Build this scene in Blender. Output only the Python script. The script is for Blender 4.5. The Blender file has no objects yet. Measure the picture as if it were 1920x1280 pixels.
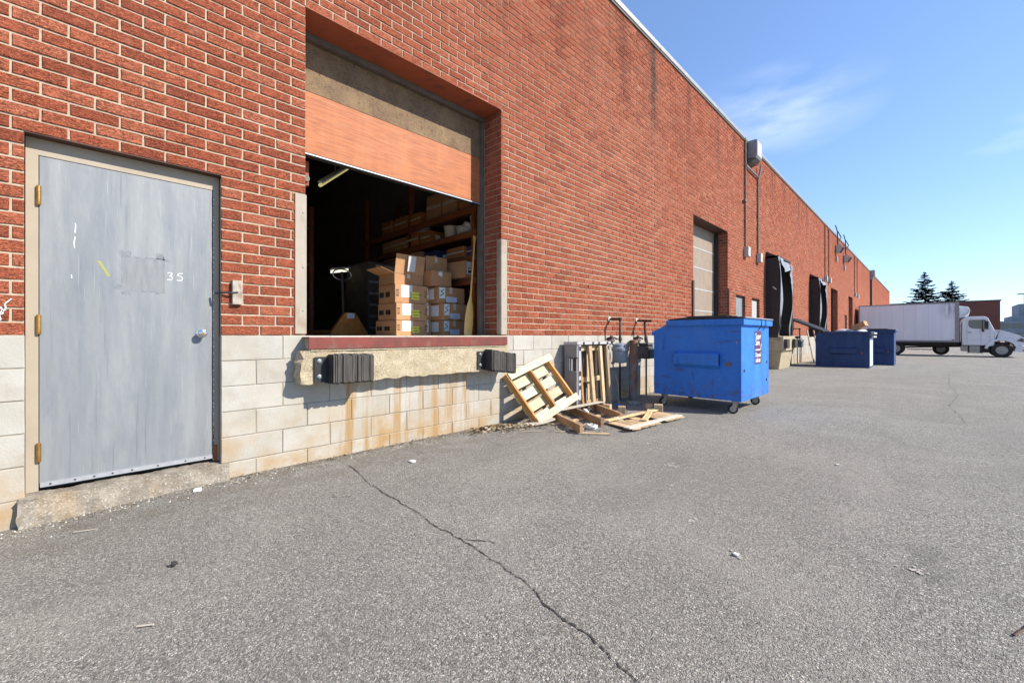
import bpy, math, random
from mathutils import Vector, Matrix
random.seed(7)
sc = bpy.context.scene
COL = sc.collection
R = math.radians

# ------------------------------------------------------------------ camera, sky, sun, exposure
THETA = math.atan(785/790)                 # wall direction against the optical axis
EYE = Vector((3.92, 0.0, 1.12))
cam = bpy.data.cameras.new('camera'); camo = bpy.data.objects.new('camera', cam); COL.objects.link(camo)
cam.sensor_width = 36; cam.lens = 790/1920*36; cam.shift_y = -11/1920
cam.clip_start = .05; cam.clip_end = 3000
camo.location = EYE; camo.rotation_euler = (R(90), 0, THETA)
sc.camera = camo

SUN = Vector((1.0, .55, .86)).normalized()
SUN_EL = math.asin(SUN.z); SUN_AZ = math.atan2(SUN.x, SUN.y)
w = bpy.data.worlds.new('World'); sc.world = w; w.use_nodes = True
nt = w.node_tree; nt.nodes.clear()
out = nt.nodes.new('ShaderNodeOutputWorld'); bg = nt.nodes.new('ShaderNodeBackground')
sky = nt.nodes.new('ShaderNodeTexSky'); sky.sky_type = 'NISHITA'; sky.sun_disc = False
sky.sun_elevation = SUN_EL; sky.sun_rotation = SUN_AZ
sky.air_density = 1.0; sky.dust_density = .0; sky.ozone_density = 3.0; sky.altitude = 100
tc = nt.nodes.new('ShaderNodeTexCoord'); mp = nt.nodes.new('ShaderNodeMapping'); mp.inputs['Scale'].default_value = (1.5, 1.5, 5.0)
mp.inputs['Location'].default_value = (.35, .15, .4)
nz = nt.nodes.new('ShaderNodeTexNoise'); nz.inputs['Scale'].default_value = 1.6; nz.inputs['Detail'].default_value = 7; nz.inputs['Roughness'].default_value = .55
rp = nt.nodes.new('ShaderNodeValToRGB'); rp.color_ramp.elements[0].position = .58; rp.color_ramp.elements[1].position = .85
rp.color_ramp.elements[1].color = (.36, .36, .36, 1)
mx = nt.nodes.new('ShaderNodeMixRGB'); mx.inputs['Color2'].default_value = (7.5, 7.9, 8.6, 1)
nt.links.new(tc.outputs['Generated'], mp.inputs['Vector']); nt.links.new(mp.outputs['Vector'], nz.inputs['Vector'])
nt.links.new(nz.outputs['Fac'], rp.inputs['Fac']); ray = Vector((-math.sin(THETA), math.cos(THETA), 0))+Vector((math.cos(THETA), math.sin(THETA), 0))*((1440-960)/790)+Vector((0, 0, (629-215)/790)); ray.normalize()
sub = nt.nodes.new('ShaderNodeVectorMath'); sub.operation = 'SUBTRACT'; sub.inputs[1].default_value = ray; nt.links.new(tc.outputs['Generated'], sub.inputs[0])
scl = nt.nodes.new('ShaderNodeVectorMath'); scl.operation = 'MULTIPLY'; scl.inputs[1].default_value = (7, 7, 16); nt.links.new(sub.outputs[0], scl.inputs[0])
lng = nt.nodes.new('ShaderNodeVectorMath'); lng.operation = 'LENGTH'; nt.links.new(scl.outputs[0], lng.inputs[0])
near = nt.nodes.new('ShaderNodeMapRange'); near.inputs['From Min'].default_value = 0; near.inputs['From Max'].default_value = 1.3; near.inputs['To Min'].default_value = .34; near.inputs['To Max'].default_value = 0; nt.links.new(lng.outputs['Value'], near.inputs['Value'])
wsp = nt.nodes.new('ShaderNodeMath'); wsp.operation = 'MULTIPLY'; nt.links.new(near.outputs[0], wsp.inputs[0])
nz2 = nt.nodes.new('ShaderNodeTexNoise'); nz2.inputs['Scale'].default_value = 5; nz2.inputs['Detail'].default_value = 7; nt.links.new(mp.outputs['Vector'], nz2.inputs['Vector'])
rp2 = nt.nodes.new('ShaderNodeValToRGB'); rp2.color_ramp.elements[0].position = .35; rp2.color_ramp.elements[1].position = .65; nt.links.new(nz2.outputs['Fac'], rp2.inputs['Fac']); nt.links.new(rp2.outputs['Color'], wsp.inputs[1])
addc = nt.nodes.new('ShaderNodeMath'); addc.operation = 'ADD'; addc.use_clamp = True; nt.links.new(wsp.outputs[0], addc.inputs[0]); nt.links.new(rp.outputs['Color'], addc.inputs[1])
nt.links.new(addc.outputs[0], mx.inputs['Fac'])
tint = nt.nodes.new('ShaderNodeMixRGB'); tint.blend_type = 'MULTIPLY'; tint.inputs['Fac'].default_value = 1; tint.inputs['Color2'].default_value = (1.17, 1.335, 1.64, 1)
gam = nt.nodes.new('ShaderNodeGamma'); gam.inputs['Gamma'].default_value = .78
nt.links.new(sky.outputs['Color'], gam.inputs['Color']); nt.links.new(gam.outputs['Color'], tint.inputs['Color1']); nt.links.new(tint.outputs['Color'], mx.inputs['Color1']); nt.links.new(mx.outputs['Color'], bg.inputs['Color'])
bg.inputs['Strength'].default_value = .132
nt.links.new(bg.outputs['Background'], out.inputs['Surface'])
sl = bpy.data.lights.new('sun', 'SUN'); sl.energy = 5.0; sl.angle = R(.53); sl.color = (1, .935, .82)
so = bpy.data.objects.new('sun', sl); COL.objects.link(so); so.rotation_euler = (-SUN).to_track_quat('-Z', 'Y').to_euler(); so.location = SUN*50
vs = sc.view_settings; vs.view_transform = 'Standard'; vs.look = 'None'; vs.gamma = 1; vs.use_curve_mapping = False
vs.exposure = .64
sc.cycles.max_bounces = 8; sc.cycles.diffuse_bounces = 5

# ------------------------------------------------------------------ helpers
def ground_z(x, y):
    t = min(1, max(0, (y-18)/20)); t = t*t*(3-2*t)
    s = min(1, max(0, (.5-y)/1.2))
    return -.22*t - .06*s*min(1, max(0, (1.6-x)/1.2))

OFF = {}
def link(o, parent):
    COL.objects.link(o)
    if parent is not None:
        o.parent = parent; OFF[o.name] = OFF[parent.name]
    else:
        OFF[o.name] = Vector((0, 0, 0))
    return o
def props(o, label=None, cat=None, group=None, kind=None):
    if label: o['label'] = label
    if cat: o['category'] = cat
    if group: o['group'] = group
    if kind: o['kind'] = kind
    return o
def thing(name, label, cat, loc=(0, 0, 0), group=None):
    o = bpy.data.objects.new(name, None); COL.objects.link(o); o.location = loc
    o.empty_display_size = .1
    OFF[o.name] = Vector(loc)
    return props(o, label, cat, group)

class MB:
    def __init__(s): s.v = []; s.f = []; s.r = []
    def add(s, vs, fs, rnd=0.):
        b = len(s.v); s.v += [tuple(p) for p in vs]; s.f += [tuple(i+b for i in f) for f in fs]; s.r += [rnd]*len(fs); return s
    def ob(s, o, a, b, c, rnd=0.):
        o, a, b, c = Vector(o), Vector(a), Vector(b), Vector(c)
        vs = [o, o+a, o+a+b, o+b, o+c, o+a+c, o+a+b+c, o+b+c]
        fs = [(0, 3, 2, 1), (4, 5, 6, 7), (0, 1, 5, 4), (1, 2, 6, 5), (2, 3, 7, 6), (3, 0, 4, 7)]
        if a.cross(b).dot(c) < 0: fs = [f[::-1] for f in fs]
        return s.add(vs, fs, rnd)
    def box(s, x0, x1, y0, y1, z0, z1, rnd=0.):
        return s.ob((x0, y0, z0), (x1-x0, 0, 0), (0, y1-y0, 0), (0, 0, z1-z0), rnd)
    def prism(s, prof, o, eu, ew, dv):
        """profile (u,w) points in plane o+u*eu+w*ew extruded along dv"""
        o, eu, ew, dv = Vector(o), Vector(eu), Vector(ew), Vector(dv)
        n = len(prof); a = [o+eu*u+ew*q for u, q in prof]; b = [p+dv for p in a]
        fs = [tuple(range(n))[::-1], tuple(range(n, 2*n))] + [(i, (i+1) % n, n+(i+1) % n, n+i) for i in range(n)]
        area = sum(prof[i][0]*prof[(i+1) % n][1]-prof[(i+1) % n][0]*prof[i][1] for i in range(n))
        if (eu.cross(ew).dot(dv) < 0) != (area < 0): fs = [f[::-1] for f in fs]
        return s.add(a+b, fs)
    def quad(s, a, b, c, d, rnd=0.): return s.add([a, b, c, d], [(0, 1, 2, 3)], rnd)
    def tube(s, path, r, n=10, cap=True):
        path = [Vector(p) for p in path]; rings = []
        rr = r if isinstance(r, (list, tuple)) else [r]*len(path)
        up = None
        for i, p in enumerate(path):
            d = ((path[min(i+1, len(path)-1)]-path[i]).normalized()+(path[i]-path[max(i-1, 0)]).normalized())
            if d.length < 1e-6: d = Vector((0, 0, 1))
            d.normalize()
            if up is None:
                up = Vector((0, 0, 1)) if abs(d.z) < .9 else Vector((1, 0, 0))
            a = d.cross(up)
            if a.length < 1e-4: a = d.cross(Vector((0, 1, 0)))
            a.normalize(); b = a.cross(d).normalized(); up = b
            rings.append([p+(a*math.cos(t)+b*math.sin(t))*rr[i] for t in [2*math.pi*k/n for k in range(n)]])
        vs = [q for g in rings for q in g]; fs = []
        for i in range(len(rings)-1):
            for k in range(n):
                fs.append((i*n+k, i*n+(k+1) % n, (i+1)*n+(k+1) % n, (i+1)*n+k))
        if cap: fs.append(tuple(range(n))[::-1]); fs.append(tuple(range(len(vs)-n, len(vs))))
        return s.add(vs, fs)
    def lathe(s, prof, o, ax, n=20, cap=True):
        """prof (r,h) about axis ax through o"""
        o, ax = Vector(o), Vector(ax).normalized(); a = ax.orthogonal().normalized(); b = ax.cross(a)
        vs = []; m = len(prof)
        for r, h in prof:
            for k in range(n):
                t = 2*math.pi*k/n; vs.append(o+ax*h+(a*math.cos(t)+b*math.sin(t))*r)
        fs = [(i*n+k, i*n+(k+1) % n, (i+1)*n+(k+1) % n, (i+1)*n+k) for i in range(m-1) for k in range(n)]
        if cap: fs.append(tuple(range(n))[::-1]); fs.append(tuple(range((m-1)*n, m*n)))
        return s.add(vs, fs)
    def blob(s, c, rx, ry, rz, jit=.2, n=8, m=5, seed=0):
        rg = random.Random(seed); vs = []; fs = []
        for i in range(1, m):
            for k in range(n):
                j = 1+rg.uniform(-jit, jit); ph = math.pi*i/m; t = 2*math.pi*k/n
                vs.append((c[0]+rx*math.sin(ph)*math.cos(t)*j, c[1]+ry*math.sin(ph)*math.sin(t)*j, c[2]+rz*math.cos(ph)*j))
        vs += [(c[0], c[1], c[2]+rz), (c[0], c[1], c[2]-rz)]
        for i in range(m-2):
            for k in range(n): fs.append((i*n+k, (i+1)*n+k, (i+1)*n+(k+1) % n, i*n+(k+1) % n))
        T = (m-1)*n
        for k in range(n): fs.append((T, k, (k+1) % n)); fs.append((T+1, (m-2)*n+(k+1) % n, (m-2)*n+k))
        return s.add(vs, fs)
    def build(s, name, mat, parent=None, smooth=False, bevel=0, local=False, rnd=False):
        me = bpy.data.meshes.new(name)
        me.from_pydata(s.v, [], s.f); me.materials.append(M[mat] if isinstance(mat, str) else mat)
        if rnd:
            at = me.attributes.new('rnd', 'FLOAT', 'FACE'); at.data.foreach_set('value', s.r)
        o = bpy.data.objects.new(name, me); link(o, parent)
        if parent is not None and not local:
            me.transform(Matrix.Translation(-OFF[o.name]))
        if smooth:
            me.polygons.foreach_set('use_smooth', [True]*len(me.polygons))
            try: me.set_sharp_from_angle(angle=R(38))
            except Exception: pass
        if bevel:
            b = o.modifiers.new('bevel', 'BEVEL'); b.width = bevel; b.segments = 2; b.limit_method = 'ANGLE'
        me.update(); return o

def strokes(mb, pts, o, eu, ew, n, wd):
    """flat pen stroke along 2d points on plane o+u*eu+w*ew, offset along n"""
    o, eu, ew, n = Vector(o), Vector(eu), Vector(ew), Vector(n)
    P = [o+eu*u+ew*q+n for u, q in pts]
    for a, b in zip(P, P[1:]):
        d = (b-a); s = d.cross(n).normalized()*wd*random.uniform(.35, .6); d = d.normalized()*wd*.3
        mb.add([a-s-d, b-s+d, b+s+d, a+s-d], [(0, 1, 2, 3)])
    return mb
def text_into(mb, txt, size, o, eu, ew, bold=0.0):
    cu = bpy.data.curves.new('t', 'FONT'); cu.body = txt; cu.size = size; cu.offset = bold; cu.resolution_u = 2
    ob = bpy.data.objects.new('t', cu); COL.objects.link(ob)
    dg = bpy.context.evaluated_depsgraph_get(); me = bpy.data.meshes.new_from_object(ob.evaluated_get(dg))
    o, eu, ew = Vector(o), Vector(eu), Vector(ew)
    mb.add([o+eu*v.co.x+ew*v.co.y for v in me.vertices], [tuple(p.vertices) for p in me.polygons])
    bpy.data.objects.remove(ob); bpy.data.curves.remove(cu); bpy.data.meshes.remove(me)
    return mb

# ------------------------------------------------------------------ materials
M = {}
class NB:
    def __init__(s, name):
        s.m = bpy.data.materials.new(name); s.m.use_nodes = True; s.t = s.m.node_tree; s.b = s.t.nodes['Principled BSDF']; M[name] = s.m
        s.geo = s.n('NewGeometry'); s.pos = s.geo.outputs['Position']
    def n(s, ty, **k):
        x = s.t.nodes.new('ShaderNode'+ty)
        for a, b in k.items(): setattr(x, a, b)
        return x
    def l(s, a, b): s.t.links.new(a, b)
    def val(s, sock, v):
        if hasattr(v, 'default_value') or hasattr(v, 'is_linked'): s.l(v, sock)
        else: sock.default_value = v
    def math(s, op, a, b=0., c=None):
        x = s.n('Math', operation=op); s.val(x.inputs[0], a); s.val(x.inputs[1], b)
        if c is not None: s.val(x.inputs[2], c)
        return x.outputs[0]
    def map(s, scale, vec=None, loc=(0, 0, 0), rot=(0, 0, 0)):
        x = s.n('Mapping'); x.inputs['Scale'].default_value = scale; x.inputs['Location'].default_value = loc; x.inputs['Rotation'].default_value = rot
        s.l(vec or s.pos, x.inputs['Vector']); return x.outputs[0]
    def noise(s, scale, detail=4, vec=None, rough=.55, dist=0.):
        x = s.n('TexNoise'); x.inputs['Scale'].default_value = scale; x.inputs['Detail'].default_value = detail; x.inputs['Roughness'].default_value = rough; x.inputs['Distortion'].default_value = dist
        s.l(vec or s.pos, x.inputs['Vector']); return x.outputs['Fac']
    def ramp(s, fac, stops):
        x = s.n('ValToRGB'); e = x.color_ramp.elements
        while len(e) < len(stops): e.new(.5)
        for i, (p, c) in enumerate(stops):
            e[i].position = p; e[i].color = (c, c, c, 1) if isinstance(c, (int, float)) else (*c, 1)
        s.l(fac, x.inputs['Fac']); return x.outputs['Color']
    def mix(s, fac, a, b, mode='MIX'):
        x = s.n('MixRGB', blend_type=mode)
        s.val(x.inputs['Fac'], fac)
        for i, q in (('Color1', a), ('Color2', b)):
            if isinstance(q, tuple): x.inputs[i].default_value = (*q, 1)
            else: s.l(q, x.inputs[i])
        return x.outputs[0]
    def bump(s, h, strength=.5, dist=.005, prev=None):
        x = s.n('Bump'); x.inputs['Strength'].default_value = strength; x.inputs['Distance'].default_value = dist; s.l(h, x.inputs['Height'])
        if prev is not None: s.l(prev, x.inputs['Normal'])
        return x.outputs[0]
    def done(s, col, rough=.8, normal=None, metal=0., spec=.4):
        if isinstance(col, tuple): s.b.inputs['Base Color'].default_value = (*col, 1)
        else: s.l(col, s.b.inputs['Base Color'])
        s.val(s.b.inputs['Roughness'], rough); s.b.inputs['Metallic'].default_value = metal
        s.b.inputs['Specular IOR Level'].default_value = spec
        if normal is not None: s.l(normal, s.b.inputs['Normal'])
        return s.m
    def sep(s, vec=None):
        x = s.n('SeparateXYZ'); s.l(vec or s.pos, x.inputs[0]); return x.outputs
    def rnd(s):
        a = s.n('Attribute', attribute_name='rnd'); o = s.n('ObjectInfo')
        return s.math('FRACT', s.math('ADD', a.outputs['Fac'], o.outputs['Random']))

def simple(name, c1, c2=None, scale=6, rough=.6, bump=0., bscale=40, metal=0., stretch=(1, 1, 1), spec=.4, dirt=None, dscale=2.):
    b = NB(name); c2 = c2 or tuple(q*.8 for q in c1)
    v = b.map(stretch)
    col = b.mix(b.ramp(b.noise(scale, 5, v), [(.3, 0), (.7, 1)]), c1, c2)
    if dirt:
        col = b.mix(b.ramp(b.noise(dscale, 6, b.map((1, 1, .6))), [(.52, 0), (.72, .85)]), col, dirt)
    nn = b.bump(b.noise(bscale, 5, v), bump, .004) if bump else None
    return b.done(col, rough, nn, metal, spec)

def wood(name, c1, c2, axis=1, scale=1., grey=.0):
    """sawn timber, grain follows the board through object-random rotation free noise"""
    b = NB(name); oi = b.n('ObjectInfo'); tcn = b.n('TexCoord')
    off = b.n('CombineXYZ'); b.l(b.math('MULTIPLY', oi.outputs['Random'], 37.), off.inputs[0]); b.l(b.math('MULTIPLY', oi.outputs['Random'], 11.), off.inputs[1])
    ad = b.n('VectorMath', operation='ADD'); b.l(tcn.outputs['Object'], ad.inputs[0]); b.l(off.outputs[0], ad.inputs[1])
    st = [55, 55, 55]; st[axis] = 3
    v = b.map(tuple(q*scale for q in st), ad.outputs[0])
    g = b.noise(1, 4, v, .6, .6)
    col = b.mix(b.ramp(g, [(.32, 0), (.64, 1)]), tuple(q*.74 for q in c1), c2)
    col = b.mix(b.ramp(b.noise(6, 5, ad.outputs[0], .65), [(.48, 0), (.72, .65)]), col, tuple(q*.45 for q in c2))
    col = b.mix(b.ramp(b.noise(2.5, 5, ad.outputs[0]), [(.5, 0), (.75, .4)]), col, (.34, .30, .25))
    rr = b.math('MULTIPLY_ADD', oi.outputs['Random'], .5, .72)
    sc_ = b.n('VectorMath', operation='SCALE'); b.l(col, sc_.inputs[0]); b.l(rr, sc_.inputs['Scale'])
    return b.done(sc_.outputs[0], .75, b.bump(g, .35, .003), 0, .25)

def make_materials():
    # rug-face red brick
    b = NB('brick'); r = b.rnd()
    col = b.ramp(r, [(0., (.295, .075, .039)), (.25, (.375, .098, .049)), (.7, (.425, .116, .058)), (1., (.47, .15, .082))])
    v = b.map((16, 16, 58)); base = b.noise(1, 4, v, .6, .6)
    wav = b.math('SINE', b.math('MULTIPLY', b.math('ADD', base, b.math('MULTIPLY', b.noise(95, 4, None, .7), .16)), 40.))
    soft = b.ramp(b.noise(11, 3), [(.25, .45), (.5, 1)])
    cr = b.math('MULTIPLY_ADD', b.math('MULTIPLY', wav, soft), .5, .5)
    deep = b.ramp(cr, [(.0, .20), (.14, .38), (.34, .95), (1., 1.12)])
    col = b.mix(1., col, deep, 'MULTIPLY')
    fl = b.noise(170, 2)
    col = b.mix(b.ramp(fl, [(.60, 0), (.72, .6)]), col, (.055, .022, .018))
    col = b.mix(b.ramp(b.noise(230, 2), [(.66, 0), (.76, .5)]), col, (.55, .28, .17))
    big = b.noise(.55, 5, b.map((1, 1, 1)))
    col = b.mix(b.ramp(big, [(.35, 0), (.75, .40)]), col, (.41, .15, .088))
    S = b.sep(); hz = b.math('MULTIPLY', b.math('SUBTRACT', S[2], 5.0), .55)
    stk = b.noise(1., 5, b.map((1, 1.7, .16)), .6)
    stain = b.math('MULTIPLY', b.ramp(stk, [(.50, 0), (.70, 1)]), b.math('MINIMUM', b.math('MAXIMUM', hz, 0.), .62))
    col = b.mix(stain, col, (.075, .038, .028))
    dy = b.math('MULTIPLY', b.math('SUBTRACT', b.math('MULTIPLY_ADD', b.noise(3), .25, S[1]), 8.07), 7.5)
    run = b.math('MULTIPLY', b.math('POWER', 2.7, b.math('MULTIPLY', b.math('MULTIPLY', dy, dy), -1.)), b.math('MINIMUM', b.math('MAXIMUM', b.math('MULTIPLY', b.math('SUBTRACT', S[2], 4.7), .6), 0.), .85))
    col = b.mix(run, col, (.055, .04, .032))
    lime = b.ramp(b.noise(3.2, 6, b.map((1, 1, 1.7))), [(.64, 0), (.80, .33)])
    col = b.mix(lime, col, (.52, .36, .29))
    b.done(col, .92, b.bump(b.noise(260, 3), .25, .002, b.bump(cr, .8, .006)), 0, .18)
    # mortar
    b = NB('mortar'); n1 = b.noise(60, 5)
    col = b.mix(b.ramp(n1, [(.3, 0), (.7, 1)]), (.37, .285, .20), (.49, .40, .30))
    col = b.mix(b.ramp(b.noise(1.4, 6), [(.5, 0), (.75, .55)]), col, (.30, .185, .125))
    S = b.sep(); hz = b.math('MULTIPLY', b.math('SUBTRACT', S[2], 5.0), .55)
    stk = b.noise(1., 5, b.map((1, 1.7, .16)), .6)
    col = b.mix(b.math('MULTIPLY', b.ramp(stk, [(.50, 0), (.70, 1)]), b.math('MINIMUM', b.math('MAXIMUM', hz, 0.), .6)), col, (.16, .10, .07))
    b.done(col, .95, b.bump(b.noise(120, 4), .5, .004), 0, .15)
    # painted concrete block
    b = NB('block_paint'); r = b.rnd(); S = b.sep()
    col = b.mix(r, (.36, .337, .288), (.42, .40, .355))
    col = b.mix(b.ramp(b.noise(4, 6), [(.42, 0), (.75, .45)]), col, (.49, .48, .455))
    col = b.mix(b.ramp(b.noise(2.6, 7, b.map((1, 1, 1), loc=(3, 8, 1)), .7), [(.50, 0), (.70, .55)]), col, (.27, .245, .205))
    grime = b.noise(2.3, 6, b.map((1, 1, 1.2)), .65)
    low = b.math('MINIMUM', b.math('MAXIMUM', b.math('MULTIPLY', b.math('SUBTRACT', .52, S[2]), 2.3), 0.), 1.)
    st = b.math('MULTIPLY', b.ramp(grime, [(.38, 0), (.66, 1)]), b.math('MULTIPLY_ADD', low, .88, .10))
    col = b.mix(st, col, (.36, .225, .095))
    drip = b.ramp(b.noise(1, 4, b.map((1, 9, .7)), .6), [(.47, 0), (.62, .9)])
    yy = S[1]
    band = b.math('MULTIPLY', b.math('GREATER_THAN', yy, 1.55), b.math('LESS_THAN', yy, 3.3))
    col = b.mix(b.math('MULTIPLY', drip, b.math('MULTIPLY', band, b.math('LESS_THAN', S[2], .74))), col, (.33, .20, .085))
    col = b.mix(b.ramp(b.noise(33, 5), [(.66, 0), (.74, .5)]), col, (.33, .28, .22))
    b.done(col, .85, b.bump(b.noise(70, 6), .45, .004), 0, .25)
    simple('block_joint', (.25, .215, .165), (.38, .34, .275), 7, .9, .3, 60)
    # raw / rough concrete
    for nm, ca, cb in (('concrete', (.33, .265, .17), (.46, .39, .27)), ('rough_concrete', (.16, .135, .105), (.33, .295, .245))):
        b = NB(nm); vo = b.n('TexVoronoi'); vo.inputs['Scale'].default_value = 120; b.l(b.pos, vo.inputs['Vector'])
        n1 = b.noise(9, 8, None, .7)
        col = b.mix(b.ramp(n1, [(.35, 0), (.65, 1)]), ca, cb)
        bw = b.n('SeparateXYZ'); b.l(vo.outputs['Color'], bw.inputs[0])
        col = b.mix(b.ramp(bw.outputs[0], [(.72, 0), (.85, .6)]), col, (.20, .15, .10))
        col = b.mix(b.ramp(bw.outputs[1], [(.86, 0), (.94, .45)]), col, (.55, .51, .44))
        col = b.mix(b.ramp(b.noise(2.2, 5, b.map((1, 2, .5))), [(.55, 0), (.75, .5)]), col, (.42, .27, .12))
        b.done(col, .92, b.bump(vo.outputs['Distance'], .35, .004, b.bump(n1, .8, .012)), 0, .2)
    # asphalt
    b = NB('asphalt')
    wob = b.n('VectorMath', operation='ADD'); dn = b.n('TexNoise'); dn.inputs['Scale'].default_value = 160; b.l(b.pos, dn.inputs['Vector'])
    ds_ = b.n('VectorMath', operation='SCALE'); b.l(dn.outputs['Color'], ds_.inputs[0]); ds_.inputs['Scale'].default_value = .012
    b.l(b.map((1, 1, 0.)), wob.inputs[0]); b.l(ds_.outputs[0], wob.inputs[1])
    def vor(scale, rnd_=1.):
        vo = b.n('TexVoronoi'); vo.inputs['Scale'].default_value = scale; vo.inputs['Randomness'].default_value = rnd_; b.l(wob.outputs[0], vo.inputs['Vector']); return vo
    v1 = vor(78); v2 = vor(165); c1 = b.sep(v1.outputs['Color']); c2 = b.sep(v2.outputs['Color'])
    g1 = b.ramp(c2[0], [(0., (.145, .136, .119)), (.45, (.285, .270, .238)), (.82, (.43, .408, .362)), (1., (.66, .63, .565))])
    stone = b.ramp(c1[0], [(0., (.15, .14, .123)), (.40, (.29, .274, .241)), (.75, (.44, .417, .37)), (1., (.80, .76, .68))])
    inst = b.math('MULTIPLY', b.ramp(v1.outputs['Distance'], [(.36, 1), (.52, 0)]), b.ramp(c1[1], [(.35, 0), (.45, .95)]))
    col = b.mix(inst, g1, stone)
    col = b.mix(b.ramp(v2.outputs['Distance'], [(.45, 0), (.75, .7)]), col, (.11, .102, .09))
    big = b.noise(.45, 7, None, .62)
    col = b.mix(b.ramp(big, [(.36, .40), (.60, 0.)]), col, (.225, .215, .192))
    dust = b.noise(1.0, 7, b.map((1, 1, 1)), .68, .5)
    col = b.mix(b.ramp(dust, [(.47, 0), (.74, .45)]), col, (.42, .395, .345))
    trk = b.noise(1., 5, b.map((1.5, .12, 1), loc=(2, 7, 0)), .6, .3)
    col = b.mix(b.ramp(trk, [(.52, 0), (.72, .36)]), col, (.195, .186, .167))
    oil = b.noise(1.5, 6, b.map((1, .8, 1), loc=(4, 2, 0)), .62, .4)
    col = b.mix(b.ramp(oil, [(.63, 0), (.74, .5)]), col, (.15, .142, .13))
    S = b.sep(); nr = b.math('MAXIMUM', b.math('MULTIPLY_ADD', S[0], -1.1, 1.0), 0.)
    col = b.mix(b.math('MULTIPLY', b.ramp(b.noise(5, 6), [(.35, 0), (.65, .8)]), b.math('MINIMUM', nr, 1.)), col, (.145, .115, .08))
    sp = b.ramp(b.noise(3.1, 6, b.map((1, 1, 1), loc=(9, 3, 0)), .6), [(.70, 0), (.76, .55)])
    col = b.mix(sp, col, (.46, .445, .415))
    h = b.math('ADD', b.math('MULTIPLY', inst, .8), b.math('MULTIPLY', v2.outputs['Distance'], -.7))
    b.done(col, b.math('MULTIPLY_ADD', c1[2], .2, .75), b.bump(b.noise(26, 4), .22, .008, b.bump(h, .9, .009)), 0, .3)
    simple('crack', (.022, .020, .017), (.065, .058, .048), 90, .95)
    # galvanised grey door paint with streaks
    b = NB('door_grey')
    st = b.noise(1, 6, b.map((1, 9, .9)), .6, .3)
    col = b.mix(b.ramp(st, [(.32, 0), (.68, 1)]), (.185, .198, .212), (.262, .272, .274))
    smu = b.noise(4, 7, b.map((1, 2.6, .55)), .7, .6)
    col = b.mix(b.ramp(smu, [(.48, 0), (.74, .55)]), col, (.155, .17, .205))
    col = b.mix(b.ramp(b.noise(14, 5, b.map((1, 6, .6))), [(.63, 0), (.75, .5)]), col, (.20, .23, .30))
    col = b.mix(b.ramp(b.noise(1, 3, b.map((1, 150, 3.)), .5), [(.66, 0), (.72, .45)]), col, (.42, .43, .44))
    col = b.mix(b.ramp(b.noise(1, 4, b.map((1, 40, 1.3)), .6), [(.62, 0), (.72, .5)]), col, (.12, .13, .155))
    b.done(col, .5, b.bump(b.noise(5, 3, b.map((1, 2, 1.2))), .22, .012), .15, .45)
    simple('door_frame', (.375, .315, .24), (.32, .265, .20), 4, .55, .2, 60, dirt=(.34, .27, .20), dscale=3)
    simple('rust', (.34, .12, .035), (.20, .07, .03), 25, .9, .5, 90)
    simple('brass', (.55, .33, .10), (.35, .20, .07), 20, .4, .1, 80, .85)
    simple('chrome', (.75, .76, .78), (.6, .6, .62), 10, .15, 0, metal=1.)
    simple('alu', (.44, .445, .46), (.36, .365, .39), 30, .45, .1, 60, .4)
    simple('chalk', (.85, .85, .84), (.75, .75, .75), 60, .95)
    simple('tape_residue', (.15, .162, .18), (.25, .262, .275), 40, .75)
    simple('tape_faint', (.175, .186, .198), (.235, .244, .248), 9, .55, stretch=(1, 5, .8))
    simple('yellow_green', (.36, .36, .09), (.28, .28, .10), 30, .8)
    simple('guard_beige', (.37, .315, .25), (.33, .28, .225), 5, .65, .2, 50, dirt=(.24, .16, .11), dscale=6)
    simple('sill_red', (.20, .042, .028), (.12, .036, .027), 7, .5, .3, 40, dirt=(.20, .12, .09), dscale=5)
    simple('sill_worn', (.62, .54, .45), (.50, .42, .34), 9, .55, .3, 40)
    simple('lintel_red', (.33, .080, .034), (.26, .066, .032), 3, .7, .2, 30, dirt=(.12, .05, .03), dscale=5)
    simple('seal_black', (.020, .020, .020), (.035, .033, .03), 12, .65, .2, 40)
    simple('rubber', (.040, .036, .032), (.085, .076, .068), 50, .85, .5, 90, stretch=(1, 1, .15))
    simple('bracket_black', (.018, .018, .02), (.03, .03, .03), 12, .5)
    simple('track_steel', (.09, .075, .06), (.14, .12, .10), 9, .6)
    # overhead door upper board (dirty grey-brown chipboard) and orange plywood
    b = NB('chipboard'); n1 = b.noise(70, 5, None, .7)
    col = b.mix(b.ramp(n1, [(.35, 0), (.65, 1)]), (.10, .062, .038), (.205, .135, .085))
    col = b.mix(b.ramp(b.noise(3, 7, None, .75), [(.42, 0), (.66, .8)]), col, (.26, .175, .095))
    col = b.mix(b.ramp(b.noise(28, 5, None, .7), [(.54, 0), (.66, .6)]), col, (.055, .038, .028))
    b.done(col, .85, b.bump(n1, .5, .004), 0, .25)
    b = NB('plywood_orange'); n1 = b.noise(1, 6, b.map((1, 4, 90)), .65, .25)
    col = b.mix(b.ramp(n1, [(.34, 0), (.62, 1)]), (.25, .068, .019), (.43, .135, .042))
    col = b.mix(b.ramp(b.noise(1, 4, b.map((1, 7, 1.2))), [(.48, 0), (.72, .4)]), col, (.50, .185, .065))
    col = b.mix(b.ramp(b.noise(5, 5, b.map((1, 1, 2.4))), [(.52, 0), (.75, .55)]), col, (.40, .16, .07))
    b.done(col, .6, b.bump(n1, .15, .003), 0, .35)
    simple('door_panel_tan', (.29, .225, .17), (.24, .185, .14), 5, .6, .1, 30, dirt=(.30, .23, .17), dscale=3)
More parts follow.
